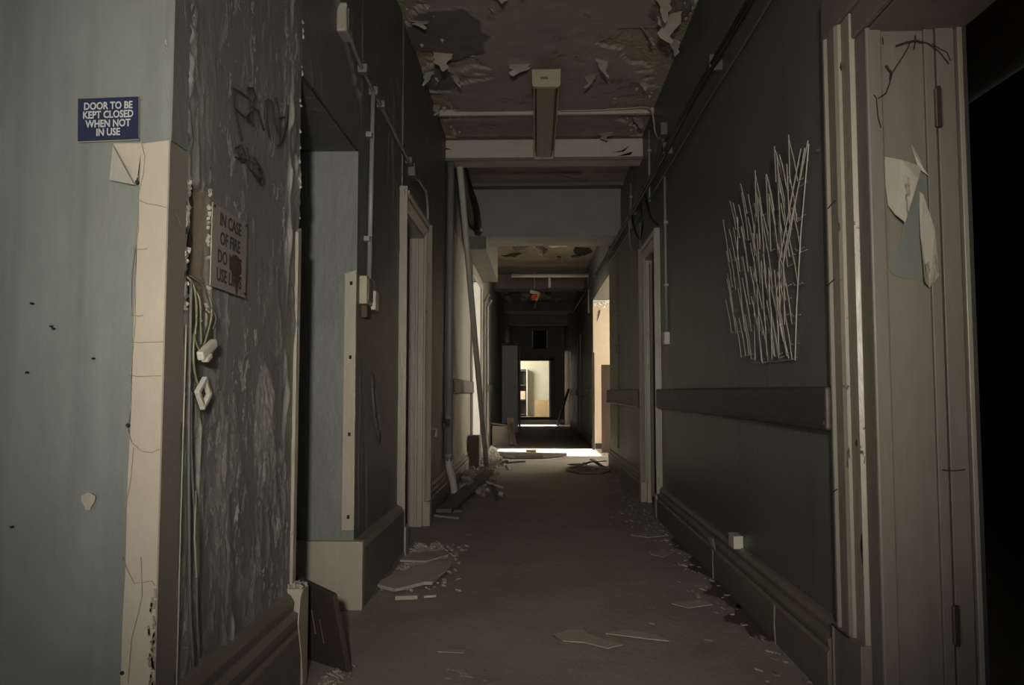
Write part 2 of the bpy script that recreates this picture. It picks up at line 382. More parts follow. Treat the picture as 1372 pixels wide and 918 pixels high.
def mid_h(y, z):
    m1 = sstep(-.05, .3, nz(y * 2.1 + 4, z * 1.2, 2.5))
    wx = y + .04 * nz(y * 3, z * 2, 9)
    r1 = max(0, ridge(wx * 8, z * 1.5, 6.3)) ** 7
    h = m1 * .010 * r1; wear = sstep(.005, .012, h) * .6
    t = (1.03 - z) / .34
    gash = 0
    if 0 < t < 1:
        yc = 3.80 + .22 * t; wd = .07 * math.sin(math.pi * t) ** .7
        gash = sstep(wd, wd * .8, abs(y - yc) + .012 * nz(z * 50, 0, 1))
        h += -.045 * gash; wear *= (1 - gash)
        lip = sstep(.03, .0, abs(y - yc + wd)) * (1 - gash); h += .012 * lip; wear = max(wear, .8 * lip * sstep(0, .2, t))
    k = sstep(.02, .004, abs(y - 3.68 - .03 * math.sin(z * 5)))
    h += .004 * k * sstep(1.0, .9, z); wear = max(wear, .35 * k * sstep(1.0, .9, z))
    return h, wear, gash
relief_wall('peeling_paint', wall_left, XL, 3.47, 4.56, .02, ZC + .03, .009, mid_h, 'slate_mid')

# pale blue wall facing the camera, left of the corridor
wf = MB(); wf.box(-3.2, XL - .012, YF + .012, YF + .24, 0, ZC + .05)
wall_front = struct('wall_front', wf, 'blue', 'pale blue wall facing the camera left of the corridor', origin=(-1.2, YF, 0))
g = MB()
def ff(u, v):
    x = -2.4 + 1.6 * u; z = .0 + 3.25 * v
    return (x, YF - .003 * nz(x * 3, z * 1.5, 0) - .0015 * nz(x * 14, z * 6, 5) - .0012 * nz(x * 40, z * 26, 5) if u < 1 else YF, z)
g.grid(ff, 200, 300); obj('painted_plaster', g, 'blue', wall_front, smooth=True, fixn=False)
# cream strip where the old door frame was pulled off, with a corridor-side return whose shade is in its darker colour
g = MB()
left = [(-.862 - .012 * (1 - z / 1.49) + .003 * nz(z * 6, 0, 0), z) for z in [1.49 * k / 40 for k in range(41)]]
poly = [(XL, YF - .009, 0)] + [(x, YF - .009, z) for x, z in left] + [(XL, YF - .009, 1.497)]
g.prism(poly, (0, .008, 0)); obj('bare_strip', g, 'cream', wall_front)
g = MB(); g.prism([(-.925, YF - .007, 1.492), (-.86, YF - .007, 1.492), (-.872, YF - .007, 1.40)], (0, .006, 0)); obj('bare_patch', g, 'cream', wall_front)
g = MB(); g.prism([(-.925, YF - .008, 1.486), (-.885, YF - .022, 1.425), (-.872, YF - .012, 1.398), (-.93, YF - .009, 1.41)], (0, .002, 0)); obj('paint_flake', g, 'papergrey', wall_front)
g = MB(); g.box(XL - .02, XL + .003, YF - .0085, 1.737, 0, 1.496); obj('bare_return', g, 'cream_side', wall_front)
g = MB(); g.box(XL - .02, XL + .001, YF + .001, 1.74, 1.50, ZC + .02); obj('corner_return', g, 'slate', wall_front)
# hairline cracks and nail holes in the cream strip
def crk(pts, r=.0008, m='hair', parent=None, name='hairline_crack'):
    g = MB(); g.tube(pts, r, 5); return obj(name, g, m, parent or wall_front)
yf = YF - .0095
crk([(-.862, yf, 1.497), (-.852, yf, 1.46), (-.855, yf, 1.42), (-.862, yf, 1.385), (-.863, yf, 1.365), (-.845, yf, 1.357), (-.82, yf, 1.353), (-.802, yf, 1.348), (XL + .004, 1.69, 1.34), (XL + .004, 1.735, 1.30)])
crk([(-.863, yf, 1.365), (-.861, yf, 1.30), (-.868, yf, 1.26), (-.874, yf, 1.20), (-.872, yf, 1.12)])
for z0, x1 in ((1.26, -.84), (1.115, -.845), (1.058, -.80), (.985, -.803)):
    crk([(-.874, yf, z0), (-.855, yf, z0 - .004), (x1, yf, z0 - .002)])
crk([(-.862, yf, 1.34), (-.866, yf, 1.22), (-.862, yf, 1.10), (-.868, yf, 1.0), (-.866, yf, .92), (-.872, yf, .87)], .0009)
crk([(-.873, yf, .875), (-.862, yf, .84), (-.84, yf, .822), (-.82, yf, .819), (-.802, yf, .826), (XL + .004, 1.70, .835), (XL + .006, 1.78, .835), (XL + .006, 1.86, .85), (XL + .007, 1.95, .88)], .0010)
crk([(-.858, yf, .83), (-.862, yf, .76), (-.872, yf, .70)], .0009)
crk([(-.875, yf, .60), (-.862, yf, .57), (-.848, yf, .545), (-.81, yf, .55), (-.803, yf, .54)], .0010)
crk([(-.835, yf, .60), (-.83, yf, .52), (-.838, yf, .48), (-.85, yf, .43), (-.855, yf, .34)], .0010)
for x, z in ((-.868, 1.405), (-.872, .877), (-.868, .36)):
    g = MB(); g.tube([(x, yf - .001, z), (x, yf + .002, z)], .0045, 8); obj('nail_hole', g, 'crack', wall_front)
g = MB()
for k in range(6):
    pass
for k in range(45):
    z = random.uniform(.30, .53); d = random.random() ** 2
    g.obox((XL - .002 - .012 * d, YF - .0095, z), (.004, .003, random.uniform(.006, .022)), (0, random.uniform(-.3, .3), 0))
obj('rotten_edge', g, 'hair', wall_front)
g = MB(); g.prism([(-.955 + .014 * math.cos(a) * (1 + .4 * math.sin(3 * a)), YF - .006, .715 + .019 * math.sin(a)) for a in [k * .628 for k in range(10)]], (0, .005, 0)); obj('chipped_spot', g, 'cream', wall_front)
# marks at the left edge of the blue wall
for pts in ([(-1.205, yf + .003, 1.575), (-1.185, yf + .003, 1.573), (-1.19, yf + .003, 1.54), (-1.184, yf + .003, 1.53)],
            [(-1.19, yf + .003, 1.10), (-1.182, yf + .003, 1.115), (-1.186, yf + .003, 1.08), (-1.20, yf + .003, 1.06)],
            [(-1.20, yf + .003, .70), (-1.178, yf + .003, .67), (-1.176, yf + .003, .63), (-1.19, yf + .003, .60), (-1.196, yf + .003, .56)]):
    crk(pts, .0018, 'hair' if pts[0][2] < .8 else 'ink', name='scratch_mark')
for x, z in ((-1.095, 1.14), (-1.05, 1.09), (-1.045, 1.085), (-1.10, .99), (-.955, 1.02), (-1.12, .66)):
    g = MB(); g.tube([(x, YF - .008, z), (x, YF + .002, z)], .0025, 6); obj('pin_hole', g, 'crack', wall_front)

# opening 1 in the left wall: far reveal, edge board, corner bead
rv = MB(); rv.box(-1.30, XL - .002, 3.455, 3.50, 0, 2.035)
struct('door_1', rv, 'blue', 'pale blue far reveal of the first opening in the left wall', origin=(-.95, 3.47, 0))
door1 = bpy.data.objects['door_1']
g = MB(); g.prism([(-.853, 3.435, .34), (-.853, 3.435, 1.475), (-.80, 3.435, 1.49), (-.797, 3.435, .34)], (0, .025, 0)); obj('edge_board', g, 'cream', door1, bevel=.003)
for z in (1.43, 1.10, .76, .40):
    g = MB(); g.obox((-.822, 3.434, z), (.012, .004, .016)); obj('nail_hole', g, 'crack', door1)
g = MB(); g.box(-1.05, XL + .045, 3.425, 3.47, 0, .295); obj('skirting_return', g, 'cream', door1, bevel=.004)
g = MB(); g.prism([(XL - .004, 2.553, .30), (XL - .004, 2.553, 1.48), (XL - .004, 2.588, 1.50), (XL - .004, 2.588, .30)], (.014, 0, 0)); obj('corner_bead', g, 'trim', wall_left, bevel=.002)
g = MB()
for k in range(46):
    z = 1.52 + 1.5 * random.random() if k % 2 else .35 + 1.1 * random.random()
    y = 2.556 + .025 * random.random(); d = .006 + .010 * random.random()
    g.prism([(XL + .004, y, z), (XL + .008 + .004 * random.random(), y + .004, z + d * .5), (XL + .004, y + .003, z + d * 1.6)], (.001, -.004, 0))
o = obj('loose_flakes', g, 'papergrey', wall_left); o['kind'] = 'stuff'

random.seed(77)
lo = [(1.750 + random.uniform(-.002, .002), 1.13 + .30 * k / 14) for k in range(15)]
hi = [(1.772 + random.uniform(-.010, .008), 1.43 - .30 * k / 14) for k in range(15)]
g = MB(); g.prism([(XL - .004, y, z) for y, z in lo + hi], (.0045, 0, 0)); obj('crevice_shade', g, 'crack', wall_left)  # flat dark strip; shade inside the broken edge is put into its colour
g = MB()
for k in range(40):
    z = random.uniform(1.12, 1.44); y = random.choice((1.745, 1.748, 1.865)) + random.uniform(-.004, .004)
    g.obox((XL + .002, y, z), (.008, .007, .012), (random.random() * 3, random.random() * 3, 0))
o = obj('broken_edge', g, 'rubble', wall_left); o['kind'] = 'stuff'
# skirtings on the left wall
def skirt_profile(h, t):
    return [(0, 0), (t, 0), (t, .60 * h), (t * .8, .64 * h), (t * .92, .70 * h), (t * .95, .77 * h), (t * .5, .81 * h), (t * .55, .90 * h), (t * .3, .97 * h), (0, h)]
def skirt(name, X, sgn, y0, y1, h, t, m, label, zend=None):
    g = MB(); pr = skirt_profile(h, t)
    g.prism([(X + sgn * a, y0, b) for a, b in pr], (0, y1 - y0, 0))
    return struct(name, g, m, label, bevel=.002)
bl1 = skirt('baseboard_left', XL - .002, 1, 1.74, 2.53, .305, .05, 'skirt', 'taupe moulded skirting along the near left wall')
g = MB(); g.box(XL - .01, XL + .052, 2.53, 2.592, 0, .315); obj('end_block', g, 'cream', bl1, bevel=.004)
g = MB()
for k in range(28):
    c = (XL + random.random() * .05, 2.535 + .05 * random.random(), .316 + .008 * random.random())
    g.obox(c, (.012, .012, .010), (random.random() * 3, random.random() * 3, 0))
o = obj('plaster_crumbs', g, 'rubble', bl1); o['kind'] = 'stuff'
g = MB(); g.prism([(XL + .048, 2.53, .315), (XL + .052, 2.53, .02), (XL + .052, 2.515, .10), (XL + .05, 2.48, .22), (XL + .048, 2.50, .29)], (.004, 0, 0)); obj('bare_chip', g, 'cream', bl1)
g = MB(); g.prism([(XL - .002, 3.47, 0), (XL + .043, 3.47, 0), (XL + .043, 3.47, .26), (XL + .030, 3.47, .285), (XL - .002, 3.47, .30)], (0, 1.05, 0))
bl2 = struct('baseboard_left', g, mat('grey_brown_skirting', (.155, .15, .125), (.11, .105, .088), .5, 5.0, (1, .6, 1), .9, .35, 35, speck=((.3, .27, .22), 16, .70)), 'flat grey-brown skirting between the opening and the first left door', bevel=.006)
g = MB(); g.prism([(XL + .0455, 3.60, 0.0), (XL + .0455, 3.60, .0), (XL + .0455, 4.5, 0), (XL + .0455, 4.5, .03), (XL + .0455, 4.3, .05), (XL + .0455, 4.1, .02), (XL + .0455, 3.9, .045), (XL + .0455, 3.75, .02)], (.003, 0, 0)); obj('dusty_edge', g, 'rubble', bl2)
skirt('baseboard_left', XL, 1, 5.70, 9.5, .26, .03, 'skirt', 'dark scuffed skirting behind the white pipe')

# left side room behind the opening, unlit
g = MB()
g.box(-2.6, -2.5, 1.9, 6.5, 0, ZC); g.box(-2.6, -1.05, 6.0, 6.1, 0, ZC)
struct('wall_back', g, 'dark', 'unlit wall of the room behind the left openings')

# door 2 on the left: architraves, head, jamb, inner lining
def door_frame(name, label, X, sgn, y0, y1, z1, proud, depth, mt, aw=.10, plinth=True):
    r = sroot(name, label, (X, (y0 + y1) / 2, 0))
    for ya, yb in ((y0 - aw, y0), (y1, y1 + aw)):
        g = MB(); s = 1 if ya < y0 else -1
        outer = ya if s > 0 else yb
        pr = [(0, 0), (proud, 0), (proud, .018), (proud * .72, .026), (proud * .8, .05), (proud * .45, .06), (proud * .5, .09), (proud * .2, aw), (0, aw)]
        g.prism([(X + sgn * a, outer + s * b, .17 if plinth else 0) for a, b in pr], (0, 0, z1 + aw - .17 if plinth else z1 + aw))
        obj('architrave', g, mt, r)
        if plinth:
            g = MB(); g.box(min(X, X + sgn * (proud + .008)), max(X, X + sgn * (proud + .008)), ya, yb, 0, .17); obj('plinth_block', g, mt, r, bevel=.003)
    g = MB(); pr = [(0, 0), (proud * .9, 0), (proud * .9, .018), (proud * .6, .03), (proud * .7, .06), (proud * .3, .08), (0, aw - .002)]
    g.prism([(X + sgn * a, y0 + .001, z1 + aw - b) for a, b in pr], (0, y1 - y0 - .002, 0)); obj('head_architrave', g, mt, r)
    g = MB(); a, b = sorted((X, X - sgn * depth))
    g.box(a, b, y1 - .03, y1, 0, z1 - .02); obj('far_jamb', g, mt, r)
    g = MB(); g.box(a, b, y0, y0 + .03, 0, z1 - .02); obj('near_jamb', g, mt, r)
    g = MB(); g.box(a, b, y0, y1, z1 - .02, z1); obj('head_lining', g, mt, r)
    for k, c in enumerate((.035, .085)):
        g = MB(); g.box(*sorted((X - sgn * c, X - sgn * (c + .022))), y1 - .042, y1 - .03, 0, z1 - .02); obj('door_stop', g, mt, r, bevel=.003)
    return r
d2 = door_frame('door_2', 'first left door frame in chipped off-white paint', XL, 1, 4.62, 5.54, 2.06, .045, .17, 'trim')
g = MB(); g.box(-1.0, -.96, 4.66, 5.50, 0, 2.03); obj('door_leaf', g, 'skirt', d2)
g = MB(); g.box(XL - .005, XL + .01, 4.52, 4.64, .0, .16); obj('plinth_block', g, 'skirt', d2)

# left wall further on: bay with lit wall, bulkhead and opening
g = MB(); g.box(XL, -.55, 8.605, 11.25, 2.53, ZC)
blk = struct('trim_1', g, 'green_far', 'boxed bulkhead under the ceiling on the left beyond the grey beam')
g = MB(); g.box(XL + .0005, XL + .006, 7.15, 9.5, .26, 2.53); obj('painted_light_panel', g, mat('lit_wall_colour', (.40, .37, .27), (.30, .27, .19), .55, 2.5, (1, 1, .5), .9, .2, 25, streak=.5), wall_left)  # lighter panel: side daylight on the wall is put into its colour
d3 = sroot('door_3', 'lit off-white door frame in the left wall beyond the leaning pipe', (XL, 10.4, 0))
for ya, yb, nm in ((9.45, 9.58, 'near_architrave'), (11.2, 11.34, 'far_architrave')):
    g = MB(); g.box(XL, XL + .03, ya, yb, 0, 2.52); obj(nm, g, 'trim', d3, bevel=.005)
g = MB(); g.box(XL, XL + .03, 9.58, 11.2, 2.43, 2.525); obj('head_architrave', g, 'trim', d3)
g = MB(); g.box(XL - .25, XL, 11.19, 11.25, 0, 2.52); obj('far_jamb', g, 'lobby_white', d3)
g = MB(); g.box(XL - .25, XL, 9.55, 9.60, 0, 2.52); obj('near_jamb', g, 'trim', d3)
g = MB(); g.box(-1.1, -1.05, 9.6, 9.95, .0, 2.5); obj('door_leaf', g, 'endroom', d3)
g = MB(); g.box(-3.3, -3.2, 6.1, 12.6, 0, ZC); g.box(-3.3, -1.05, 12.6, 12.7, 0, ZC); g.box(-3.3, -2.5, 6.0, 6.1, 0, ZC)
struct('wall_left', g, 'endroom', 'pale walls of the sunlit room behind the left opening')
g = MB(); g.box(XL, XL + .004, 11.36, 25.9, .0, ZC); obj('painted_skin', g, 'slate_far', wall_left)

# right wall
wr = MB(); RT = .26
wr.box(XR, XR + RT, 2.236, 6.05, 0, ZC + .05)
wr.box(XR, XR + RT, 6.05, 6.78, 2.10, ZC + .05)
wr.box(XR, XR + RT, -.6, 2.2, 1.985, ZC + .05)
wall_right = struct('wall_right', wr, 'green', 'dark grey-green right corridor wall', origin=(XR, 4, 0))
g = MB(); g.box(XR, XR + RT, 6.78, 10.07, 0, ZC + .05); g.box(XR, XR + RT, 10.07, 13.0, 2.46, ZC + .05)
obj('wall_section', g, 'green_far', wall_right)
g = MB(); g.box(XR, XR + RT, 13.0, 21.25, 0, ZC + .05); g.box(XR, XR + RT, 21.25, 22.3, 2.05, ZC + .05); g.box(XR, XR + RT, 22.3, 26.1, 0, ZC + .05)
obj('wall_section', g, 'slate_far', wall_right)
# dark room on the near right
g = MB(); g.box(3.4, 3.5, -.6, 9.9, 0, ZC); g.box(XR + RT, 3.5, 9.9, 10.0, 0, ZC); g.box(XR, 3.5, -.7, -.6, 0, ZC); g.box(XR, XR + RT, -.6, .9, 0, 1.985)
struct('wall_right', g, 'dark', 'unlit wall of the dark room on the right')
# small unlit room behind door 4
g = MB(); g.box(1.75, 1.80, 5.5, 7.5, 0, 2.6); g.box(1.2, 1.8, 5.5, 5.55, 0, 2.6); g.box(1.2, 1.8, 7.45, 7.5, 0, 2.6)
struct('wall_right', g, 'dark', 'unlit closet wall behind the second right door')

# right skirting
br = skirt('baseboard_right', XR, -1, 2.50, 5.93, .235, .05, 'skirt_r', 'brown moulded skirting along the right wall')
for y in (4.05, 3.02):
    g = MB(); g.prism([(XR - .052, y, 0), (XR - .052, y + .012, .07), (XR - .052, y, .145), (XR - .052, y + .02, .145), (XR - .052, y + .026, .06), (XR - .052, y + .01, 0)], (-.002, 0, 0)); obj('split_joint', g, 'cream', br)
g = MB(); g.prism([(XR - .052, y, z) for y, z in ((4.0, .155), (4.1, .16), (4.16, .19), (4.05, .205), (4.02, .18))], (-.003, 0, 0)); obj('chipped_spot', g, 'rubble', br)
skirt('baseboard_right', XR, -1, 6.9, 10.05, .22, .03, 'skirt_r', 'scuffed brown skirting between the right door and the sunlit lobby')
skirt('baseboard_right', XR, -1, 13.05, 21.2, .20, .03, 'board', 'dark skirting along the far right wall')

# near right doorway: architrave, frame post, deep panelled reveal
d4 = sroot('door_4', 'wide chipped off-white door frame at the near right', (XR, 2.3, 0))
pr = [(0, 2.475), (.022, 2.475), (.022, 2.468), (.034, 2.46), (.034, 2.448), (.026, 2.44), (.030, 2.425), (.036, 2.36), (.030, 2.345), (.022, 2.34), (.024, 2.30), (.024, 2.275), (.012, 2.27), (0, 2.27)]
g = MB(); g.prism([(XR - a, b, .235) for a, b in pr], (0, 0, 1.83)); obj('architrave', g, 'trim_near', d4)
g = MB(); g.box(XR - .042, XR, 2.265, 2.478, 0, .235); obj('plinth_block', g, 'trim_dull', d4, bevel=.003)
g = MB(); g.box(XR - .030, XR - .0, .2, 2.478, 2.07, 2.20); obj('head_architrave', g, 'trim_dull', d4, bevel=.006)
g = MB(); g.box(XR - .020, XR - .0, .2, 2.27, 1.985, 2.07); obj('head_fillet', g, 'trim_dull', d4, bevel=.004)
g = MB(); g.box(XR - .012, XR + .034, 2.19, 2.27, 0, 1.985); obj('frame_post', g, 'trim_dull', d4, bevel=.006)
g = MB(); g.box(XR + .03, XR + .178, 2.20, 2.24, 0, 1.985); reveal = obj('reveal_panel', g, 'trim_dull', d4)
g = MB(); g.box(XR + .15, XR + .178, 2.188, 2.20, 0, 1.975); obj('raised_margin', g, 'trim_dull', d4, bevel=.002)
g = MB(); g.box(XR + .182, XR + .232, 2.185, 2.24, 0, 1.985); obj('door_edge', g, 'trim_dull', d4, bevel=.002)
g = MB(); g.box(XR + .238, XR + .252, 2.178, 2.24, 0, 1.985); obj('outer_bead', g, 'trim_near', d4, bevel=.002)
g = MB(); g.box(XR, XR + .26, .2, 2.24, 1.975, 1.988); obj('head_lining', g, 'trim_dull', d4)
g = MB(); g.box(XR + .252, XR + .262, 2.178, 2.24, 0, 1.985); obj('shadow_gap', g, 'dark', d4)
# peeled paper on the reveal
def poly3(name, pts, m, parent, t=.002, Y=2.199):
    g = MB(); g.prism([(x, Y if len(p) == 0 else Y - p[0], z) for x, z, *p in pts], (0, t, 0)); return obj(name, g, m, parent)
poly3('bare_patch', [(.983, 1.30), (.99, 1.335), (1.01, 1.345), (1.02, 1.36), (1.03, 1.42), (1.072, 1.55), (1.10, 1.53), (1.118, 1.46), (1.126, 1.40), (1.122, 1.28), (1.08, 1.262), (1.03, 1.262), (.998, 1.275)], 'peelwall', d4, .003, 2.198)
def flake(name, pts, m, parent, Y=2.196, th=.0015):
    g = MB(); n = len(pts)
    f = [Vector((x, Y - d, z)) for x, z, d in pts]
    b = [p + Vector((0, th, 0)) for p in f]
    g.v = f + b; g.f = [list(range(n)), list(range(n, 2 * n))[::-1]] + [[i, (i + 1) % n, n + (i + 1) % n, n + i] for i in range(n)]
    return obj(name, g, m, parent)
flake('paper_flap', [(.978, 1.60, 0), (.985, 1.61, 0), (1.03, 1.60, .002), (1.085, 1.58, .004), (1.068, 1.54, .016), (1.02, 1.415, .034), (1.0, 1.44, .020), (.987, 1.47, .006)], 'trim', d4)
flake('paper_flap', [(1.076, 1.51, .0), (1.085, 1.50, .006), (1.108, 1.40, .018), (1.118, 1.27, .012), (1.09, 1.235, .016), (1.072, 1.25, .026), (1.070, 1.38, .014)], 'trim', d4)
flake('paper_flap', [(1.058, 1.65, 0), (1.062, 1.63, .0), (1.075, 1.575, .004), (1.10, 1.55, .012), (1.085, 1.57, .02)], 'trim', d4)
def rcrack(pts, r=.002, name='crack', Y=2.195, m='crack'):
    g = MB(); g.tube([(x, Y, z) for x, z in pts], r, 5); return obj(name, g, m, d4)
rcrack([(1.063, 1.94), (1.055, 1.92), (1.04, 1.895), (1.01, 1.85), (1.0, 1.815), (.99, 1.79), (.975, 1.78), (.968, 1.775)], .0018, Y=2.188)
rcrack([(.992, 1.87), (1.0, 1.858), (1.006, 1.85), (1.003, 1.83)], .003, Y=2.188)
rcrack([(.955, 1.785), (.962, 1.775), (.963, 1.75), (.965, 1.72), (.972, 1.69)], .0016, Y=2.186)
rcrack([(1.02, 1.925), (1.05, 1.935), (1.075, 1.94), (1.11, 1.93), (1.14, 1.905), (1.165, 1.87)], .0022, Y=2.184, name='cobweb')
rcrack([(1.075, 1.955), (1.075, 1.94), (1.07, 1.915)], .0016, Y=2.184, name='cobweb')
rcrack([(1.12, 1.93), (1.14, 1.915), (1.16, 1.905), (1.17, 1.88)], .0016, Y=2.184, name='cobweb')
for z0, z1, nm in ((1.80, 1.69, 'hinge'), (.37, .27, 'hinge')):
    g = MB(); g.box(XR + .172, XR + .192, 2.178, 2.19, z1, z0); h = obj(nm, g, 'rust', d4, bevel=.002)
    g = MB(); g.tube([(XR + .181, 2.176, z1 - .004), (XR + .181, 2.176, z0 + .004)], .005, 8); obj('hinge_pin', g, 'crack', h)
rcrack([(1.11, .735), (1.14, .733), (1.17, .736)], .0018, Y=2.184)
for z in (1.955,):
    rcrack([(.988, z), (.989, z - .02)], .0016)
# chips and breaks in the architrave
for (y, z, l) in ((2.41, 1.52, .05), (2.43, 1.28, .05), (2.44, .64, .03)):
    g = MB(); g.tube([(XR - .037, y + l / 2, z), (XR - .037, y, z + .006), (XR - .035, y - l / 2, z + .012)], .0016, 5); obj('split', g, 'crack', d4)
for (y, z, h) in ((2.272, .52, .05), (2.275, .50, .09), (2.29, .80, .02), (2.33, 1.93, .03)):
    g = MB(); g.prism([(XR - .0255, y, z - h / 2), (XR - .0255, y + .012, z), (XR - .0255, y + .003, z + h / 2)], (-.001, 0, 0)); obj('chip', g, 'crack', d4)
g = MB(); g.tube([(XR - .043, 2.478, .236), (XR - .044, 2.40, .234), (XR - .043, 2.34, .236)], .003, 5); obj('split', g, 'crack', d4)
g = MB(); g.prism([(XR - .043, 2.472, z) for z in (.0, .235)] + [(XR - .043, 2.455, .235), (XR - .043, 2.46, .12), (XR - .043, 2.452, .0)], (-.001, 0, 0)); obj('bare_chip', g, 'cream', d4)

# second right door
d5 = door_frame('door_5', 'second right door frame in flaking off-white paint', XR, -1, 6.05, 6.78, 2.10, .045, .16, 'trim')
g = MB(); g.box(XR + .03, XR + .16, 6.70, 6.74, .02, 2.05); lf = obj('door_leaf', g, 'trim_dull', d5)
g = MB(); g.prism([(x, 6.698, z) for x, z in ((.985, 1.30), (1.0, 1.36), (1.04, 1.42), (1.08, 1.40), (1.08, .93), (1.02, .90), (.99, .98), (.982, 1.1))], (0, .002, 0)); obj('bare_patch', g, 'peelwall', lf)

# lobby off the right of the corridor, lit by its window
g = MB(); g.box(XR + .004, 3.5, 12.99, 13.12, 0, ZC - .002)
lw = struct('wall_lobby', g, 'lobby', 'cream cross wall of the sunlit lobby on the right')
g = MB(); g.box(XR + .01, 3.4, 12.978, 12.991, 2.36, ZC - .001); obj('white_frieze', g, 'lobby_white', lw)
g = MB()
for k in range(60):
    x = .97 + .4 * random.random(); z = 2.34 + .09 * random.random()
    g.obox((x, 12.972, z), (.03, .012, .02), (random.random(), random.random(), random.random()))
o = obj('crumbling_plaster', g, 'lobby_white', lw); o['kind'] = 'stuff'
g = MB(); g.prism([(x, 12.985, z) for x, z in ((1.04, 2.28), (1.075, 2.31), (1.07, 2.24), (1.04, 2.15), (1.02, 2.10), (1.03, 2.2))], (0, .004, 0)); obj('peeled_patch', g, 'rust', lw)
g = MB(); g.box(XR + .01, 3.4, 12.96, 12.991, 0, .09); obj('skirting', g, 'board', lw)
lb = MB()
lb.box(3.4, 3.6, 10.0, 11.55, 0, ZC); lb.box(3.4, 3.6, 12.95, 13.1, 0, ZC)
lb.box(3.4, 3.6, 11.55, 12.95, 0, .93); lb.box(3.4, 3.6, 11.55, 12.95, 1.60, ZC)
lb.box(XR + RT, 3.5, 10.0, 10.07, 0, ZC)
struct('window_1', lb, 'lobby', 'outer lobby wall with its low window')
g = MB(); g.box(1.28, 1.42, 12.5, 12.53, 0, 0); 
br1 = obj('screen_board', MB().box(1.02, 1.26, 12.2, 12.24, .0, 1.36), 'brown', bevel=.003)
tag(br1, 'dark red-brown board standing on end inside the sunlit lobby', 'board')
br2 = obj('door_leaf', MB().box(.915, .955, 12.75, 12.79, .0, 1.58), 'board', bevel=.003)
tag(br2, 'narrow dark brown post on edge at the far side of the lobby opening', 'post')

# far rooms on the right
fr = MB()
fr.box(3.0, 3.1, 20.6, 21.3, 0, ZC); fr.box(3.0, 3.1, 22.2, 23, 0, ZC); fr.box(3.0, 3.1, 21.3, 22.2, 0, .92); fr.box(3.0, 3.1, 21.3, 22.2, 1.36, ZC)
fr.box(XR + RT, 3.1, 20.6, 20.7, 0, ZC); fr.box(XR + RT, 3.1, 22.9, 23, 0, ZC)
struct('window_2', fr, 'lobby', 'outer wall and window of the far right room')
g = MB(); g.box(.82, .95, 22.32, 22.36, 0, 2.1); o = obj('door_leaf', g, 'trim', bevel=.003); tag(o, 'pale door edge standing ajar near the far end on the right', 'door')
for y in (16.4,):
    dd = sroot('door_6', 'far right door frame with a pale edge', (XR, y + .5, 0))
    for ya in (y, y + 1.0):
        g = MB(); g.box(XR - .03, XR, ya, ya + .12, 0, 2.15); obj('architrave', g, 'trim_dull', dd)
    g = MB(); g.box(XR - .03, XR, y + .12, y + 1.0, 2.05, 2.15); obj('head_architrave', g, 'trim_dull', dd)
    g = MB(); g.box(XR - .008, XR, y + .12, y + 1.0, 0, 2.05); obj('door_leaf', g, 'board', dd)

# end wall with double doorway and the bright room behind
ew = MB()
ew.box(-.9, -.55, 26, 26.2, 0, ZC); ew.box(.50, 1.0, 26, 26.2, 0, ZC); ew.box(-.55, .50, 26, 26.2, 1.96, ZC)
we = struct('wall_end', ew, 'slate_far', 'dark end wall of the corridor', origin=(0, 26, 0))
de = sroot('door_7', 'bright double doorway in the end wall', (0, 26, 0))
for x0, x1, m_ in ((-.63, -.55, 'wood'), (.50, .60, 'wood')):
    g = MB(); g.box(x0, x1, 25.95, 26.22, 0, 2.05); obj('jamb', g, m_, de)
g = MB(); g.box(-.63, .60, 25.95, 26.22, 1.96, 2.06); obj('head', g, 'wood', de)
g = MB(); g.box(.44, .50, 26.22, 26.9, 0, 1.96); obj('open_leaf', g, 'lobby_white', de)
g = MB(); g.box(-.55, .50, 25.9, 26.3, 0, .09); obj('threshold', g, 'wood', de)
er = MB()
er.box(-2.2, 2.6, 30.0, 30.2, 0, ZC); er.box(-2.3, -2.2, 26.2, 30.2, 0, ZC); er.box(2.5, 2.6, 26.2, 30.2, 0, ZC)
wer = struct('wall_end', er, 'endroom', 'pale yellow walls of the bright room beyond the end doorway')
bs_ = thing('bookcase', 'dark open shelf unit in the bright room beyond the end doorway', 'shelves', (-.47, 29.8, 0))
for k in range(4):
    g = MB(); g.box(-.66, -.36, 29.6, 29.98, .05 + .55 * k, .09 + .55 * k); obj('shelf', g, 'rail_lit', bs_)
g = MB(); g.box(-.66, -.36, 29.95, 29.99, .0, 1.78); obj('back_panel', g, 'rail', bs_)
g = MB(); g.box(-.36, -.32, 29.6, 29.99, 0, 1.78); obj('side_panel', g, 'lobby_white', bs_)
g = MB(); g.box(-.70, -.66, 29.6, 29.99, 0, 1.78); obj('side_panel', g, 'lobby_white', bs_)
g = MB(); g.box(-.6, -.4, 29.62, 29.9, .641, .95); tag(obj('carton', g, 'lobby'), 'pale carton on the dark shelf unit beyond the end doorway', 'box')
g = MB(); g.box(-.04, .52, 29.0, 29.06, .0, .62); tag(obj('timber_panel', g, 'endwood'), 'honey-coloured timber panel standing in the bright end room', 'panel')
# hatch over the doorway
h = thing('wall_hatch', 'square dark hatch with two pale side edges above the end doorway', 'hatch', (.13, 25.97, 2.36))
g = MB(); g.box(-.12, .38, 25.97, 26.0, 2.36, 2.96); obj('hatch_panel', g, 'crack', h)
for x in (-.12, .36):
    g = MB(); g.box(x, x + .025, 25.93, 25.97, 2.38, 2.94); obj('side_strip', g, 'lobby_white', h)

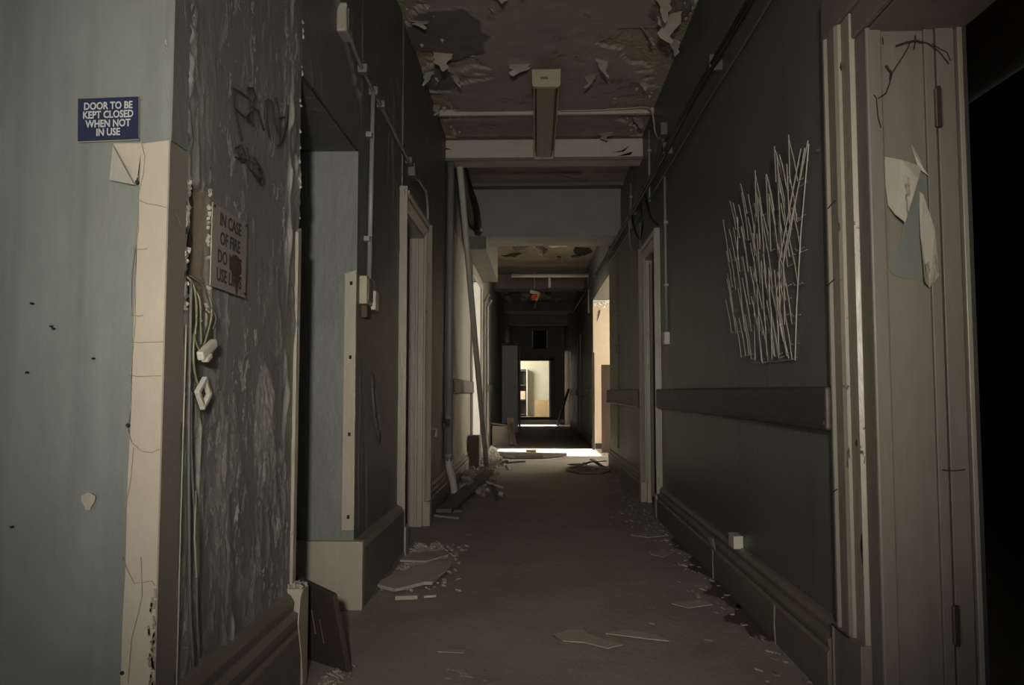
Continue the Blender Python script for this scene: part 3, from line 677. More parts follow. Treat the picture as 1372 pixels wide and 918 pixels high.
# ------------------------------------------------------------------ beams
def beam(name, m, label, y0, y1, z0, x0=XL, x1=XR, z1=ZC, bev=.008):
    g = MB(); g.box(x0, x1, y0, y1, z0, z1 + .02); return struct(name, g, m, label, bevel=bev)
b1 = beam('trim_2', 'beam', 'chipped white ceiling beam under the far end of the light fitting', 6.8, 7.05, 3.0, z1=3.16)
g = MB(); g.box(XL, XR, 6.775, 6.8, 2.985, 3.01); obj('bottom_bead', g, 'trim_dull', b1, bevel=.004)
for pts in (((.72, 3.02), (.80, 3.025), (.86, 3.06), (.84, 3.03)), ((-.85, 3.10), (-.80, 3.11), (-.74, 3.09), (-.80, 3.095)), ((-.3, 3.005), (-.2, 3.01), (-.14, 3.02), (-.22, 3.0)), ((.68, 3.05), (.76, 3.07), (.83, 3.11), (.78, 3.06))):
    g = MB(); g.prism([(x, 6.796, z) for x, z in pts], (0, .004, 0)); obj('missing_chip', g, 'crack', b1)
g = MB(); g.box(XL, XR, 8.34, 8.40, ZC - .03, ZC + .01); tag_ = struct('trim_3', g, 'trim_dull', 'thin pale batten across the ceiling behind the white beam')
b2 = beam('trim_4', 'beamgrey', 'deep blue-grey beam crossing the corridor', 8.6, 9.2, 2.67)
g = MB(); g.box(XL, XR, 6.16, 6.20, ZC - .028, ZC + .02); cb = struct('trim_5', g, 'beam', 'thin white batten across the near ceiling behind the light fitting', bevel=.004)
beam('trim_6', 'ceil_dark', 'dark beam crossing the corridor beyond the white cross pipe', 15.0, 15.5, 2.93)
beam('trim_7', 'ceil_dark', 'second dark beam near the end of the corridor', 19.5, 20.0, 2.95)
beam('trim_8', 'ceil_dark', 'third dark beam in front of the end wall', 23.0, 23.4, 2.9)

# cross pipe
cp = thing('cross_pipe', 'white pipe crossing the corridor under the stained ceiling', 'pipe', (.25, 13.5, 2.9))
g = MB(); g.tube([(-.42, 13.5, 2.955), (.92, 13.5, 2.955)], .035, 10); obj('pipe', g, 'pipe_white', cp, smooth=True)
g = MB(); g.tube([(.92, 13.5, 2.955), (.92, 13.5, 2.3)], .02, 8); obj('drop_pipe', g, 'pipe', cp, smooth=True)
g = MB(); g.box(.22, .26, 13.47, 13.53, 2.75, 2.92); obj('bracket', g, 'pipe_white', cp)

# ------------------------------------------------------------------ light fitting
lf_ = thing('fluorescent_light', 'long yellowed fluorescent ceiling light fitting in the near corridor', 'lamp', (.06, 5.9, 3.0))
def tilt(b):   # small sag: the far end hangs lower
    return b
x0, x1 = -.025, .172
g = MB(); g.prism([(x0 + .012, 5.13, 3.105), (x0 + .012, 5.13, 3.05), (x1 - .012, 5.13, 3.05), (x1 - .012, 5.13, 3.105)], (0, 1.60, 0)); obj('housing', g, 'fitting', lf_)
g = MB(); g.prism([(x0 + .022, 5.14, 3.06), (x0 + .03, 5.14, 2.99), (x1 - .03, 5.14, 2.99), (x1 - .022, 5.14, 3.06)], (0, 1.58, 0)); obj('diffuser', g, 'diffuser', lf_, bevel=.01)
for y in (5.4, 6.4):
    g = MB(); g.tube([(.074, y, 3.10), (.074, y, 3.215)], .01, 8); obj('hanger', g, 'fitting', lf_)
for x in (x0 + .012, x1 - .018):
    g = MB(); g.box(x, x + .008, 5.13, 6.73, 2.985, 3.06); obj('edge_rail', g, 'fitting', lf_)
for y in (5.10, 6.72):
    g = MB(); g.prism([(x0, y, 3.10), (x0 + .004, y, 2.99), (x0 + .016, y, 2.98), (x1 - .016, y, 2.98), (x1 - .004, y, 2.99), (x1, y, 3.10)], (0, .04, 0)); obj('end_cap', g, 'fitting', lf_, bevel=.004)
g = MB(); g.box(x0 + .06, x0 + .11, 5.094, 5.102, 3.03, 3.045); obj('catch', g, 'trim_dull', lf_)

# hanging ceiling paper
def ceil_flake(x, y, w_, l_, drop, m='paper', rz=0.0, curl=.5, seed=0, z0=ZC):
    random.seed(seed)
    g = MB(); n = 6
    jag = [random.uniform(-.25, .25) for _ in range(n + 1)]
    jw = [random.uniform(.75, 1.15) for _ in range(n + 1)]
    T = Matrix.Translation((x, y, z0)) @ Matrix.Rotation(rz, 4, 'Z')
    for i in range(n + 1):
        u = i / n
        ang = curl * u * 2.2
        dy = l_ * (math.sin(ang) / max(ang, .01)) * u
        dz = -drop * u * (1 - .15 * math.cos(ang))
        wd = w_ * (1 - .75 * u ** 1.6) * jw[i]
        c = w_ * jag[i] * u
        for s_ in (-1, 0, 1):
            g.v.append(T @ Vector((c + s_ * wd / 2, -dy * .6, dz - .012 * (1 - abs(s_)) * u)))
    for i in range(n):
        for s_ in range(2):
            a = i * 3 + s_; g.f.append([a, a + 1, a + 4, a + 3])
    o = obj('hanging_paper', g, m, ceiling, fixn=False)
    sd = o.modifiers.new('thick', 'SOLIDIFY'); sd.thickness = .0015
    return o
FL = [(-.11, 5.25, .17, .12, .10, 'paper', 0, .6), (.45, 5.2, .10, .10, .14, 'paper', .5, .5), (.40, 5.45, .09, .12, .11, 'papergrey', -.5, .5),
      (-.62, 5.05, .14, .1, .15, 'paper', .3, .5), (-.74, 5.35, .10, .1, .12, 'paper', -.4, .5), (-.58, 5.42, .08, .1, .10, 'paper', .8, .5),
      (-.70, 4.6, .12, .14, .08, 'paper', .2, .5), (-.2, 4.3, .10, .12, .08, 'paper', .1, .5), (-.05, 4.25, .06, .1, .07, 'paper', -.3, .5), (-.28, 4.45, .05, .1, .04, 'paper', .9, .5),
      (.72, 4.35, .10, .14, .20, 'paper', .3, .4), (.80, 4.55, .16, .12, .22, 'paper', -.4, .5), (.68, 4.75, .08, .12, .12, 'paper', .8, .5), (.88, 4.9, .08, .12, .14, 'papergrey', .2, .5),
      (.78, 5.6, .07, .1, .08, 'paper', .2, .5), (.84, 6.35, .12, .1, .10, 'papergrey', .5, .5), (-.78, 6.0, .08, .1, .10, 'papergrey', .1, .5),
      (.32, 4.15, .12, .08, .04, 'paper', 1.3, .3), (.35, 8.0, .28, .12, .05, 'papergrey', .3, .3), (.62, 6.7, .12, .1, .09, 'papergrey', -.3, .4)]
for k, f in enumerate(FL):
    x, y, a, b, c, m_, rz, cu = f
    ceil_flake(x, y, a, b, c, m_, rz, cu, seed=k + 3)
for k in range(16):
    random.seed(100 + k)
    ceil_flake(random.uniform(-.5, .75), random.uniform(10.0, 13.3), random.uniform(.1, .3), .15, random.uniform(.04, .14), 'paper', random.uniform(-1, 1), .5, seed=200 + k)
for k in range(14):
    random.seed(130 + k)
    ceil_flake(random.uniform(-.7, .7), random.uniform(15.8, 19.3), random.uniform(.15, .4), .2, random.uniform(.08, .2), 'paper', random.uniform(-1, 1), .5, seed=300 + k)
random.seed(5)
# edge fringe of torn paper along both sides
g = MB()
for k in range(60):
    sd = random.choice((-1, 1)); y = random.uniform(3.4, 6.7)
    x = (XL + .03 + abs(random.gauss(0, .09))) if sd < 0 else (XR - .03 - abs(random.gauss(0, .09)))
    a = random.uniform(.008, .03)
    g.prism([(x, y, ZC + .002), (x + a, y + a * .5, ZC - .002), (x + a * .4, y + a, ZC - a * .8)], (.002, .002, .004))
o = obj('torn_fringe', g, 'paper', ceiling); o['kind'] = 'stuff'
# pale patches beyond the grey beam
for k, (xa, xb, ya, yb) in enumerate(((-.55, -.02, 11.4, 12.0), (.12, .52, 11.3, 12.1))):
    g = MB(); n = 14
    pts = []
    for i in range(n):
        an = 2 * math.pi * i / n; rr = 1 + .14 * math.sin(3.1 * i + k)
        pts.append(((xa + xb) / 2 + (xb - xa) / 2 * rr * max(-.9, min(.9, 1.2 * math.cos(an))), (ya + yb) / 2 + (yb - ya) / 2 * rr * math.sin(an), ZC - .008))
    g.prism(pts, (0, 0, .006)); obj('pale_patch', g, 'lobby_white', ceiling)
g = MB(); g.prism([(x, y, ZC - .01) for x, y in ((.62, 12.1), (.85, 12.2), (.92, 12.5), (.8, 12.9), (.65, 12.7), (.6, 12.4))], (0, 0, .008)); obj('burnt_hole', g, 'crack', ceiling)

# broken hanging lamp holder in the far bay
hl = thing('broken_lamp', 'broken red and yellow lamp fitting hanging in the dark bay beyond the cross pipe', 'lamp', (-.03, 14.6, 2.55))
g = MB(); g.tube([(-.03, 14.6, 3.2), (-.02, 14.6, 3.0), (-.03, 14.6, 2.85)], .008, 6); obj('flex', g, 'pipe_white', hl)
g = MB(); g.obox((-.03, 14.6, 2.80), (.16, .12, .06), (.2, .3, .1)); obj('gallery', g, 'pipe_white', hl)
g = MB(); g.obox((-.04, 14.58, 2.72), (.12, .1, .10), (.3, -.3, .4)); obj('shade_fragment', g, 'red', hl)
g = MB(); g.obox((.02, 14.6, 2.73), (.06, .08, .16), (.1, .3, .4)); obj('shade_fragment', g, 'yellow', hl)
g = MB(); g.tube([(0, 14.6, 2.7), (.01, 14.6, 2.6), (-.03, 14.6, 2.5)], .012, 6); obj('tail', g, 'cableyg', hl)
h2 = thing('ceiling_rose', 'small pale broken ceiling rose hanging in the stained bay', 'lamp', (.0, 11.6, 2.95))
g = MB(); g.obox((.05, 11.5, 3.12), (.12, .12, .14), (.2, .3, .4)); obj('rose', g, 'trim', h2)
g = MB(); g.tube([(.05, 11.5, 3.06), (.06, 11.5, 2.98), (.09, 11.5, 2.96), (.10, 11.5, 3.0)], .012, 6); obj('hook', g, 'pipe_white', h2)

# ------------------------------------------------------------------ signs
def text_mesh(body, size, bold=0.0, sx=1.0, space=1.0):
    cu = bpy.data.curves.new('t', 'FONT'); cu.body = body; cu.size = size; cu.offset = bold
    cu.align_x = 'CENTER'; cu.align_y = 'CENTER'; cu.extrude = .0004; cu.space_character = space; cu.resolution_u = 3
    to = bpy.data.objects.new('t', cu); S.collection.objects.link(to)
    dg = bpy.context.evaluated_depsgraph_get(); me = bpy.data.meshes.new_from_object(to.evaluated_get(dg))
    bpy.data.objects.remove(to); bpy.data.curves.remove(cu)
    for v in me.vertices: v.co.x *= sx
    return me
def add_text(name, body, size, Mx, parent, m, bold=0, sx=1, space=1):
    me = text_mesh(body, size, bold, sx, space); me.materials.clear(); me.materials.append(M[m])
    o = bpy.data.objects.new(name, me); S.collection.objects.link(o); o.parent = parent
    o.matrix_local = Matrix.Translation(-WL[parent.name]) @ Mx
    return o
sg = thing('door_sign', 'navy blue sign with white capitals on the pale blue wall', 'sign', (-.937, YF - .006, 1.50))
T0 = Matrix.Translation((-.937, YF - .010, 1.546)) @ Matrix.Rotation(R(90), 4, 'X') @ Matrix.Rotation(R(1.6), 4, 'Z')
g = MB(); g.box(-.067, .067, -.0475, .0475, -.004, 0, T0); obj('sign_plate', g, 'navy', sg)
g = MB(); g.box(-.069, .0675, -.049, .049, -.006, -.003, T0); obj('backing', g, 'trim', sg)
for k, (t, y) in enumerate((('DOOR TO BE', .0285), ('KEPT CLOSED', .0088), ('WHEN NOT', -.0112), ('IN USE', -.0305))):
    add_text('lettering', t, .0225, T0 @ Matrix.Translation((.001, y, .0006)), sg, 'lettering', .0006, .80, 1.0)
fs = thing('fire_notice', 'faded beige fire notice with dark capitals and a brown smear', 'sign', (XL + .012, 1.96, 1.19))
T1 = Matrix.Translation((XL + .016, 1.962, 1.303)) @ Matrix.Rotation(R(90), 4, 'Z') @ Matrix.Rotation(R(90), 4, 'X') @ Matrix.Rotation(R(-1.0), 4, 'Z')
g = MB(); g.box(-.113, .113, -.100, .104, -.003, 0, T1); obj('sign_plate', g, 'plate', fs, bevel=.001)
for t, y, dx in (('IN CASE', .072, .0), ('OF FIRE', .025, .0), ('DO NOT', -.022, .0), ('USE LIFTS', -.068, .0)):
    add_text('lettering', t, .046, T1 @ Matrix.Translation((dx, y, .0008)), fs, 'ink', .0010, .84)
g = MB()
pts = []
for k in range(16):
    a = 2 * math.pi * k / 16; pts.append(T1 @ Vector((.034 + .040 * math.cos(a) * (1 + .12 * math.sin(3 * k)), -.028 + .030 * math.sin(a), .002)))
g.prism(pts, (.0008, 0, 0)); g.prism([T1 @ Vector(p) for p in ((.028, -.05, .002), (.062, -.05, .002), (.056, -.075, .002), (.05, -.10, .002), (.042, -.10, .002), (.03, -.075, .002))], (.0008, 0, 0))
obj('smear', g, 'smear', fs)
for x, y in ((-.1051, .096), (.106, .096), (.106, -.09)):
    g = MB(); g.tube([T1 @ Vector((x, y, -.002)), T1 @ Vector((x, y, .003))], .004, 8); obj('screw', g, 'ink', fs)

# graffiti on the left wall
gf = thing('graffiti', 'thin black felt-pen graffiti tag above the fire notice', 'graffiti', (XL + .008, 2.15, 1.55))
def gl(pts, X=XL + .010, r=.0034):
    g = MB(); g.tube([(X, y, z) for y, z in pts], r, 5); obj('pen_line', g, 'ink', gf)
for l in [[(1.968, 1.738), (1.986, 1.685), (2.04, 1.622)], [(1.968, 1.738), (2.034, 1.751), (2.099, 1.755), (2.111, 1.73), (2.058, 1.69)], [(1.98, 1.693), (2.037, 1.693), (2.102, 1.695)], [(2.07, 1.782), (2.089, 1.733), (2.124, 1.688)], [(2.07, 1.78), (2.114, 1.795), (2.137, 1.779), (2.1, 1.737), (2.157, 1.747), (2.207, 1.707)], [(2.215, 1.801), (2.223, 1.749), (2.257, 1.704)], [(2.227, 1.808), (2.265, 1.816), (2.293, 1.773), (2.328, 1.739)], [(2.303, 1.842), (2.332, 1.811), (2.335, 1.753), (2.343, 1.709)], [(2.415, 1.86), (2.403, 1.8), (2.364, 1.727), (2.33, 1.7)], [(2.32, 1.783), (2.402, 1.817)]]: gl(l)
g2 = thing('graffiti', 'small scrawled pen scribble under the larger graffiti tag', 'graffiti', (XL + .008, 2.1, 1.5)); gf = g2
for l in [[(1.995, 1.588), (2.04, 1.61), (2.062, 1.599), (2.012, 1.565), (2.053, 1.565), (2.106, 1.597), (2.118, 1.58)], [(1.996, 1.564), (2.063, 1.578), (2.164, 1.593)], [(2.078, 1.616), (2.091, 1.566)], [(2.106, 1.602), (2.13, 1.562), (2.177, 1.558), (2.206, 1.584), (2.164, 1.585), (2.213, 1.568), (2.196, 1.541)], [(2.011, 1.583), (2.08, 1.569), (2.19, 1.544)], [(2.134, 1.606), (2.194, 1.589)]]: gl(l, r=.0026)

# ------------------------------------------------------------------ loose wiring by the broken hole
lw_ = thing('loose_wiring', 'yellow-green and grey wires hanging from the broken hole beside the fire notice', 'wires', (XL + .02, 1.78, 1.0))
def wire(pts, r, m, parent, name='wire'):
    # smooth with catmull-rom
    P = [Vector(p) for p in pts]; out = []
    for i in range(len(P) - 1):
        p0 = P[max(i - 1, 0)]; p1 = P[i]; p2 = P[i + 1]; p3 = P[min(i + 2, len(P) - 1)]
        for k in range(5):
            t = k / 5
            out.append(.5 * ((2 * p1) + (-p0 + p2) * t + (2 * p0 - 5 * p1 + 4 * p2 - p3) * t * t + (-p0 + 3 * p1 - 3 * p2 + p3) * t ** 3))
    out.append(P[-1])
    g = MB(); g.tube(out, r, 6); return obj(name, g, m, parent, smooth=True)
wire([(XL - .01, 1.755, 1.22), (XL + .015, 1.76, 1.19), (XL + .016, 1.775, 1.12), (XL + .016, 1.77, 1.07), (XL + .02, 1.80, 1.035)], .0028, 'cableyg', lw_)
wire([(XL - .01, 1.76, 1.20), (XL + .02, 1.775, 1.17), (XL + .02, 1.79, 1.10), (XL + .018, 1.80, 1.06)], .0025, 'cableyg', lw_)
wire([(XL + .0, 1.84, 1.21), (XL + .02, 1.85, 1.15), (XL + .018, 1.83, 1.08), (XL + .016, 1.81, 1.05)], .0025, 'cableyg', lw_)
wire([(XL - .005, 1.76, 1.22), (XL + .018, 1.80, 1.20), (XL + .02, 1.83, 1.16), (XL + .022, 1.87, 1.13), (XL + .02, 1.86, 1.10)], .0022, 'cablegrey', lw_)
wire([(XL + .016, 1.765, 1.08), (XL + .018, 1.76, 1.02), (XL + .018, 1.78, .975), (XL + .018, 1.805, .965)], .0028, 'cableyg', lw_)
sk = thing('cable_clip', 'white plastic clip dangling in the loose wires under the hole', 'clip', (XL + .02, 1.80, 1.03))
T2 = Matrix.Translation((XL + .028, 1.80, 1.045)) @ Matrix.Rotation(R(25), 4, 'X')
g = MB(); g.box(-.005, .012, -.04, .045, -.010, .012, T2); obj('clip_body', g, 'plastic', sk, bevel=.004)
g = MB(); g.box(.0, .016, -.03, .0, -.018, -.008, T2); obj('clip_tab', g, 'plastic', sk, bevel=.002)
sf = thing('hanging_socket', 'small square white socket frame hanging by a wire below the clip', 'socket', (XL + .02, 1.80, .96))
T3 = Matrix.Translation((XL + .022, 1.805, .945)) @ Matrix.Rotation(R(40), 4, 'X')
for a, b, c, d in ((-.028, .028, -.028, -.017), (-.028, .028, .017, .028), (-.028, -.017, -.017, .017), (.017, .028, -.017, .017)):
    g = MB(); g.box(-.004, .008, a, b, c, d, T3); obj('frame_side', g, 'plastic', sf, bevel=.002)
g = MB(); g.box(-.006, -.003, -.018, .018, -.018, .018, T3); obj('socket_core', g, 'ink', sf)
vc = thing('surface_cable', 'long grey cable running down the near left wall to the skirting', 'cable', (XL + .01, 1.80, .3))
wire([(XL + .012, 1.752, 1.20), (XL + .012, 1.755, 1.0), (XL + .012, 1.762, .8), (XL + .012, 1.775, .62), (XL + .012, 1.79, .45), (XL + .014, 1.81, .32)], .004, 'cablegrey', vc, 'cable')
wire([(XL + .012, 1.766, .95), (XL + .012, 1.775, .80), (XL + .012, 1.81, .62), (XL + .012, 1.825, .45), (XL + .014, 1.84, .33)], .0035, 'cablegrey', vc, 'cable')
g = MB(); g.tube([(XL + .007, 1.742, .1), (XL + .007, 1.741, .6), (XL + .007, 1.743, 1.10)], .0018, 5); obj('thin_wire', g, 'trim', vc)
g = MB(); g.prism([(XL + .012, 1.80, .72), (XL + .016, 1.79, .62), (XL + .016, 1.805, .52), (XL + .016, 1.82, .53), (XL + .012, 1.82, .62)], (.003, 0, 0)); o = obj('paint_flake', g, 'trim', wall_left)

# ------------------------------------------------------------------ conduit run on the left wall
cd = thing('conduit', 'grey painted conduit run high on the left wall with a drop to the switch box', 'conduit', (XL + .02, 3.65, 1.45))
wire([(XL + .03, 3.13, 2.42), (XL + .022, 3.35, 2.40), (XL + .022, 3.67, 2.39)], .009, 'pipe', cd, 'conduit_length')
wire([(XL + .022, 3.67, 2.39), (XL + .022, 4.2, 2.37), (XL + .022, 4.75, 2.355)], .011, 'pipe', cd, 'conduit_length')
wire([(XL + .022, 4.80, 2.355), (XL + .02, 5.3, 2.36), (XL + .02, 5.45, 2.37), (XL + .02, 5.52, 2.33), (XL + .02, 5.56, 2.25), (XL + .02, 5.565, 2.10)], .010, 'pipe', cd, 'conduit_length')
g = MB(); g.tube([(XL + .022, 3.645, 2.39), (XL + .022, 3.60, 1.47)], .012, 8); obj('drop_conduit', g, 'pipe', cd, smooth=True)
for y, z in ((3.62, 2.16), (3.606, 1.66)):
    g = MB(); g.box(XL, XL + .028, y - .03, y + .02, z - .012, z + .012); obj('saddle_clip', g, 'pipe', cd, bevel=.002)
for y, z, s_ in ((3.66, 2.39, .022), (3.42, 2.40, .02), (3.83, 2.39, .018)):
    g = MB(); g.box(XL, XL + .045, y - s_, y + s_, z - s_, z + s_); obj('coupling', g, 'trim_dull', cd, bevel=.005)
jb = thing('junction_box', 'small flaking junction box at the near end of the left conduit', 'junction box', (XL + .03, 3.1, 2.40))
g = MB(); g.box(XL - .004, XL + .04, 3.04, 3.15, 2.40, 2.52); obj('box_body', g, 'papergrey', jb, bevel=.008)
g = MB(); g.box(XL + .04, XL + .046, 3.055, 3.10, 2.42, 2.50); obj('cover', g, 'trim_dull', jb, bevel=.002)
jb = thing('junction_box', 'pale junction box where the left conduit turns down beside the first door', 'junction box', (XL + .03, 4.9, 2.32))
g = MB(); g.box(XL - .002, XL + .045, 4.80, 4.95, 2.30, 2.38); obj('box_body', g, 'trim_dull', jb, bevel=.006)
g = MB(); g.box(XL - .002, XL + .04, 4.70, 4.78, 2.35, 2.39); obj('coupling', g, 'trim_dull', jb, bevel=.004)
sb = thing('switch_box', 'broken yellowed switch box at the foot of the left conduit drop', 'switch', (XL + .03, 3.6, 1.32))
g = MB(); g.box(XL - .002, XL + .035, 3.50, 3.68, 1.345, 1.475); obj('back_box', g, 'fitting', sb, bevel=.005)
g = MB(); g.box(XL + .035, XL + .042, 3.51, 3.60, 1.36, 1.46); obj('cover_plate', g, 'trim_dull', sb, bevel=.003)
g = MB(); g.box(XL + .0, XL + .05, 3.62, 3.70, 1.33, 1.42); obj('broken_cover', g, 'plastic', sb, bevel=.006)
g = MB(); g.box(XL, XL + .03, 3.53, 3.62, 1.285, 1.345); obj('terminal', g, 'rust', sb, bevel=.006)
for y, z in ((3.555, 1.43), (3.555, 1.385)):
    g = MB(); g.tube([(XL + .040, y, z), (XL + .0445, y, z)], .007, 8); obj('screw_hole', g, 'ink', sb)
o = obj('switch_plate', MB().box(XL, XL + .015, 5.66, 5.72, 1.28, 1.44), 'trim_dull', bevel=.003); tag(o, 'narrow pale switch plate beside the first left door frame', 'switch')
hk = thing('wall_hook', 'small bent white hook on the dark wall left of the white pipe', 'hook', (XL + .01, 6.0, .62))
g = MB(); g.tube([(XL + .005, 5.85, .66), (XL + .03, 5.98, .66), (XL + .035, 6.03, .655), (XL + .03, 6.0, .60)], .006, 6); obj('hook', g, 'pipe_white', hk)

# ------------------------------------------------------------------ pipes on the left
vp = thing('soil_pipe', 'tall upright grey-white pipe against the left wall with a kinked foot', 'pipe', (-.76, 6.85, 0))
g = MB(); g.tube([(-.762, 6.9, 3.19), (-.762, 6.88, 1.6), (-.762, 6.86, .34)], .032, 12); obj('pipe_shaft', g, 'pipe', vp, smooth=True)
wire([(-.762, 6.86, .36), (-.757, 6.87, .28), (-.735, 6.9, .18), (-.72, 6.92, .08), (-.72, 6.92, .0)], .035, 'pipe_white', vp, 'pipe_foot')
for z in (.36, .70):
    g = MB(); g.tube([(-.762, 6.86, z), (-.762, 6.86, z + .05)], .04, 12); obj('collar', g, 'pipe', vp, smooth=True)
g = MB(); g.obox((-.775, 6.80, .67), (.05, .12, .05), (.3, 0, 0)); g.tube([(-.77, 6.74, .65), (-.76, 6.70, .70)], .012, 6); obj('pipe_bracket', g, 'rust', vp)
g = MB(); g.tube([(-.7, 6.98, 3.12), (-.62, 7.9, 1.5), (-.545, 8.85, .01)], .030, 12); o = obj('leaning_pipe', g, 'pipe_white', smooth=True); tag(o, 'long pale loose pipe leaning from the ceiling down to the debris on the left', 'pipe')
lg = thing('lagged_pipe', 'short fat lagged pipe hanging in torn dark wrapping under the white beam', 'pipe', (-.68, 7.7, 2.6))
wire([(-.735, 7.25, 3.12), (-.71, 7.4, 2.98), (-.67, 7.7, 2.82), (-.64, 7.95, 2.68)], .05, 'wood', lg, 'lagging')
wire([(-.715, 7.32, 3.16), (-.66, 7.5, 2.95), (-.61, 7.75, 2.80), (-.60, 8.0, 2.62)], .045, 'black', lg, 'torn_wrapping')
wire([(-.75, 7.2, 3.16), (-.735, 7.3, 3.06)], .045, 'trim_dull', lg, 'end_collar')
for y, x in ((11.7, .03), (12.4, .03)):
    g = MB(); g.tube([(XL + x, y, 0.3), (XL + x, y, 2.3), (XL + x + .05, y + .2, 2.42)], .02, 6); o = obj('far_conduit', g, 'pipe'); tag(o, 'thin greenish conduit on the left wall past the lit frame, %s' % ('the nearer one' if y < 12 else 'the further one'), 'conduit')

# ------------------------------------------------------------------ handrails (protective wall rails)
def rail(y0, y1, z0, z1, X, sgn, m, label, t=.045):
    g = MB(); a = X + sgn * .002; b = X + sgn * t
    th = thing('wall_rail', label, 'rail', (X, (y0 + y1) / 2, z0), 'wall rails')
    del th['group']
    g.box(min(a, b), max(a, b), y0, y1, z0, z1); obj('rail_board', g, m, th, bevel=.01)
    g = MB(); b2 = X + sgn * (t + .001)
    g.box(min(b2, b2 + sgn * .004), max(b2, b2 + sgn * .004), y0 + .01, y1 - .01, z0 + .02, z0 + .03); obj('groove_bead', g, m, th)
    return th
rail(2.478, 5.93, .825, .965, XR, -1, 'rail', 'long dark timber rail on the near right wall')
rail(6.95, 10.05, .80, .965, XR, -1, 'rail', 'dark timber rail on the right wall between door and lobby')
rail(13.1, 16.3, .85, 1.0, XR, -1, 'rail', 'dark rail on the right wall just past the sunlit lobby')
rail(17.7, 21.2, .85, 1.0, XR, -1, 'rail', 'dark rail on the far right wall near the end')
rail(7.15, 9.44, .925, 1.065, XL + .006, 1, 'rail_lit', 'brown timber rail on the lit left wall behind the leaning pipe')
rail(12.0, 17.4, .92, 1.06, XL, 1, 'rail', 'dark rail on the far left wall before the metal locker')

# ------------------------------------------------------------------ right wall cables and conduits
kb = thing('black_cable', 'thick black cable strung high along the right wall', 'cable', (.9, 6, 2.6))
pts = [(.905, 2.2, 2.60), (.905, 3.2, 2.60), (.90, 4.3, 2.62), (.90, 5.7, 2.62), (.90, 8.3, 2.65), (.90, 12.1, 2.71), (.90, 16, 2.80), (.90, 21, 2.93)]
wire(pts, .016, 'black', kb, 'cable'); wire([(x - .012, y, z - .045 + .012 * math.sin(y * 2)) for x, y, z in pts], .010, 'black', kb, 'cable')
wire([(.93, 2.2, 2.50)] + [(.93, y, z - .11) for x, y, z in pts[1:]], .007, 'cablegrey', kb, 'thin_conduit')
for y in (3.9, 5.35, 7.3, 9.4, 11.8):
    g = MB(); g.box(.885, .95, y, y + .02, 2.54 + .01 * y, 2.62 + .01 * y); obj('cable_bracket', g, 'cablegrey', kb)
def rcond(y, z0, z1, label, boxz=None, m='pipe', mid=None, r=.010):
    t = thing('drop_conduit', label, 'conduit', (XR - .015, y, z0))
    pp = [(XR - .015, y, z1), (XR - .015, y, (z0 + z1) / 2), (XR - .015, y, z0)]
    g = MB(); g.tube(pp, r, 8); obj('conduit', g, m, t, smooth=True)
    for bz in (boxz or []):
        g = MB(); g.box(XR - .04, XR, y - .05, y + .05, bz - .045, bz + .045); obj('switch_plate', g, 'plastic' if y < 6 else 'trim_dull', t, bevel=.004)
    for k in (0.3, .7):
        z = z0 + (z1 - z0) * k
        g = MB(); g.box(XR - .03, XR, y - .025, y + .025, z - .01, z + .01); obj('saddle_clip', g, m, t)
    return t
rcond(5.60, 1.37, 2.50, 'grey conduit dropping to a white switch just before the second right door', [1.325])
rcond(8.95, .30, 2.50, 'thin conduit with a switch box on the right wall before the lobby', [1.43])
rcond(6.93, .27, 2.45, 'thin conduit hugging the far side of the second right door', [.235])
rcond(6.35, 2.50, 3.10, 'short pale conduit stub above the second right door')
rcond(7.6, 2.55, 2.98, 'pale conduit stub under the white beam on the right')
jb = thing('junction_box', 'small pale junction box high on the right wall above the black cable', 'junction box', (.92, 5.6, 2.82))
g = MB(); g.box(.90, .95, 5.53, 5.65, 2.79, 2.88); obj('box_body', g, 'trim_dull', jb, bevel=.006)
wire([(.93, 5.62, 2.79), (.925, 5.75, 2.72), (.92, 5.85, 2.66)], .02, 'rust', jb, 'gland')
bc = thing('ceiling_cable', 'thin pale cable along the ceiling batten and down the right wall', 'cable', (.5, 6.1, 3.1))
wire([(.2, 6.13, 3.19), (.4, 6.12, 3.185), (.7, 6.1, 3.19), (.86, 6.05, 3.18), (.91, 6.0, 3.12), (.925, 5.95, 2.95), (.93, 5.80, 2.84), (.93, 5.65, 2.83)], .007, 'fitting', bc, 'cable')
dc = thing('dangling_cable', 'black cable loops dangling above the second right door', 'cable', (.9, 6, 2.3))
wire([(.90, 6.5, 2.66), (.91, 6.35, 2.50), (.915, 6.2, 2.36), (.915, 6.05, 2.28), (.92, 5.85, 2.20)], .010, 'black', dc, 'cable')
wire([(.90, 6.7, 2.66), (.91, 6.6, 2.40), (.915, 6.8, 2.28), (.91, 7.1, 2.42), (.90, 7.3, 2.66)], .009, 'black', dc, 'cable')
wire([(.90, 7.5, 2.66), (.91, 7.45, 2.35), (.915, 7.2, 2.24)], .009, 'pipe', dc, 'cable')

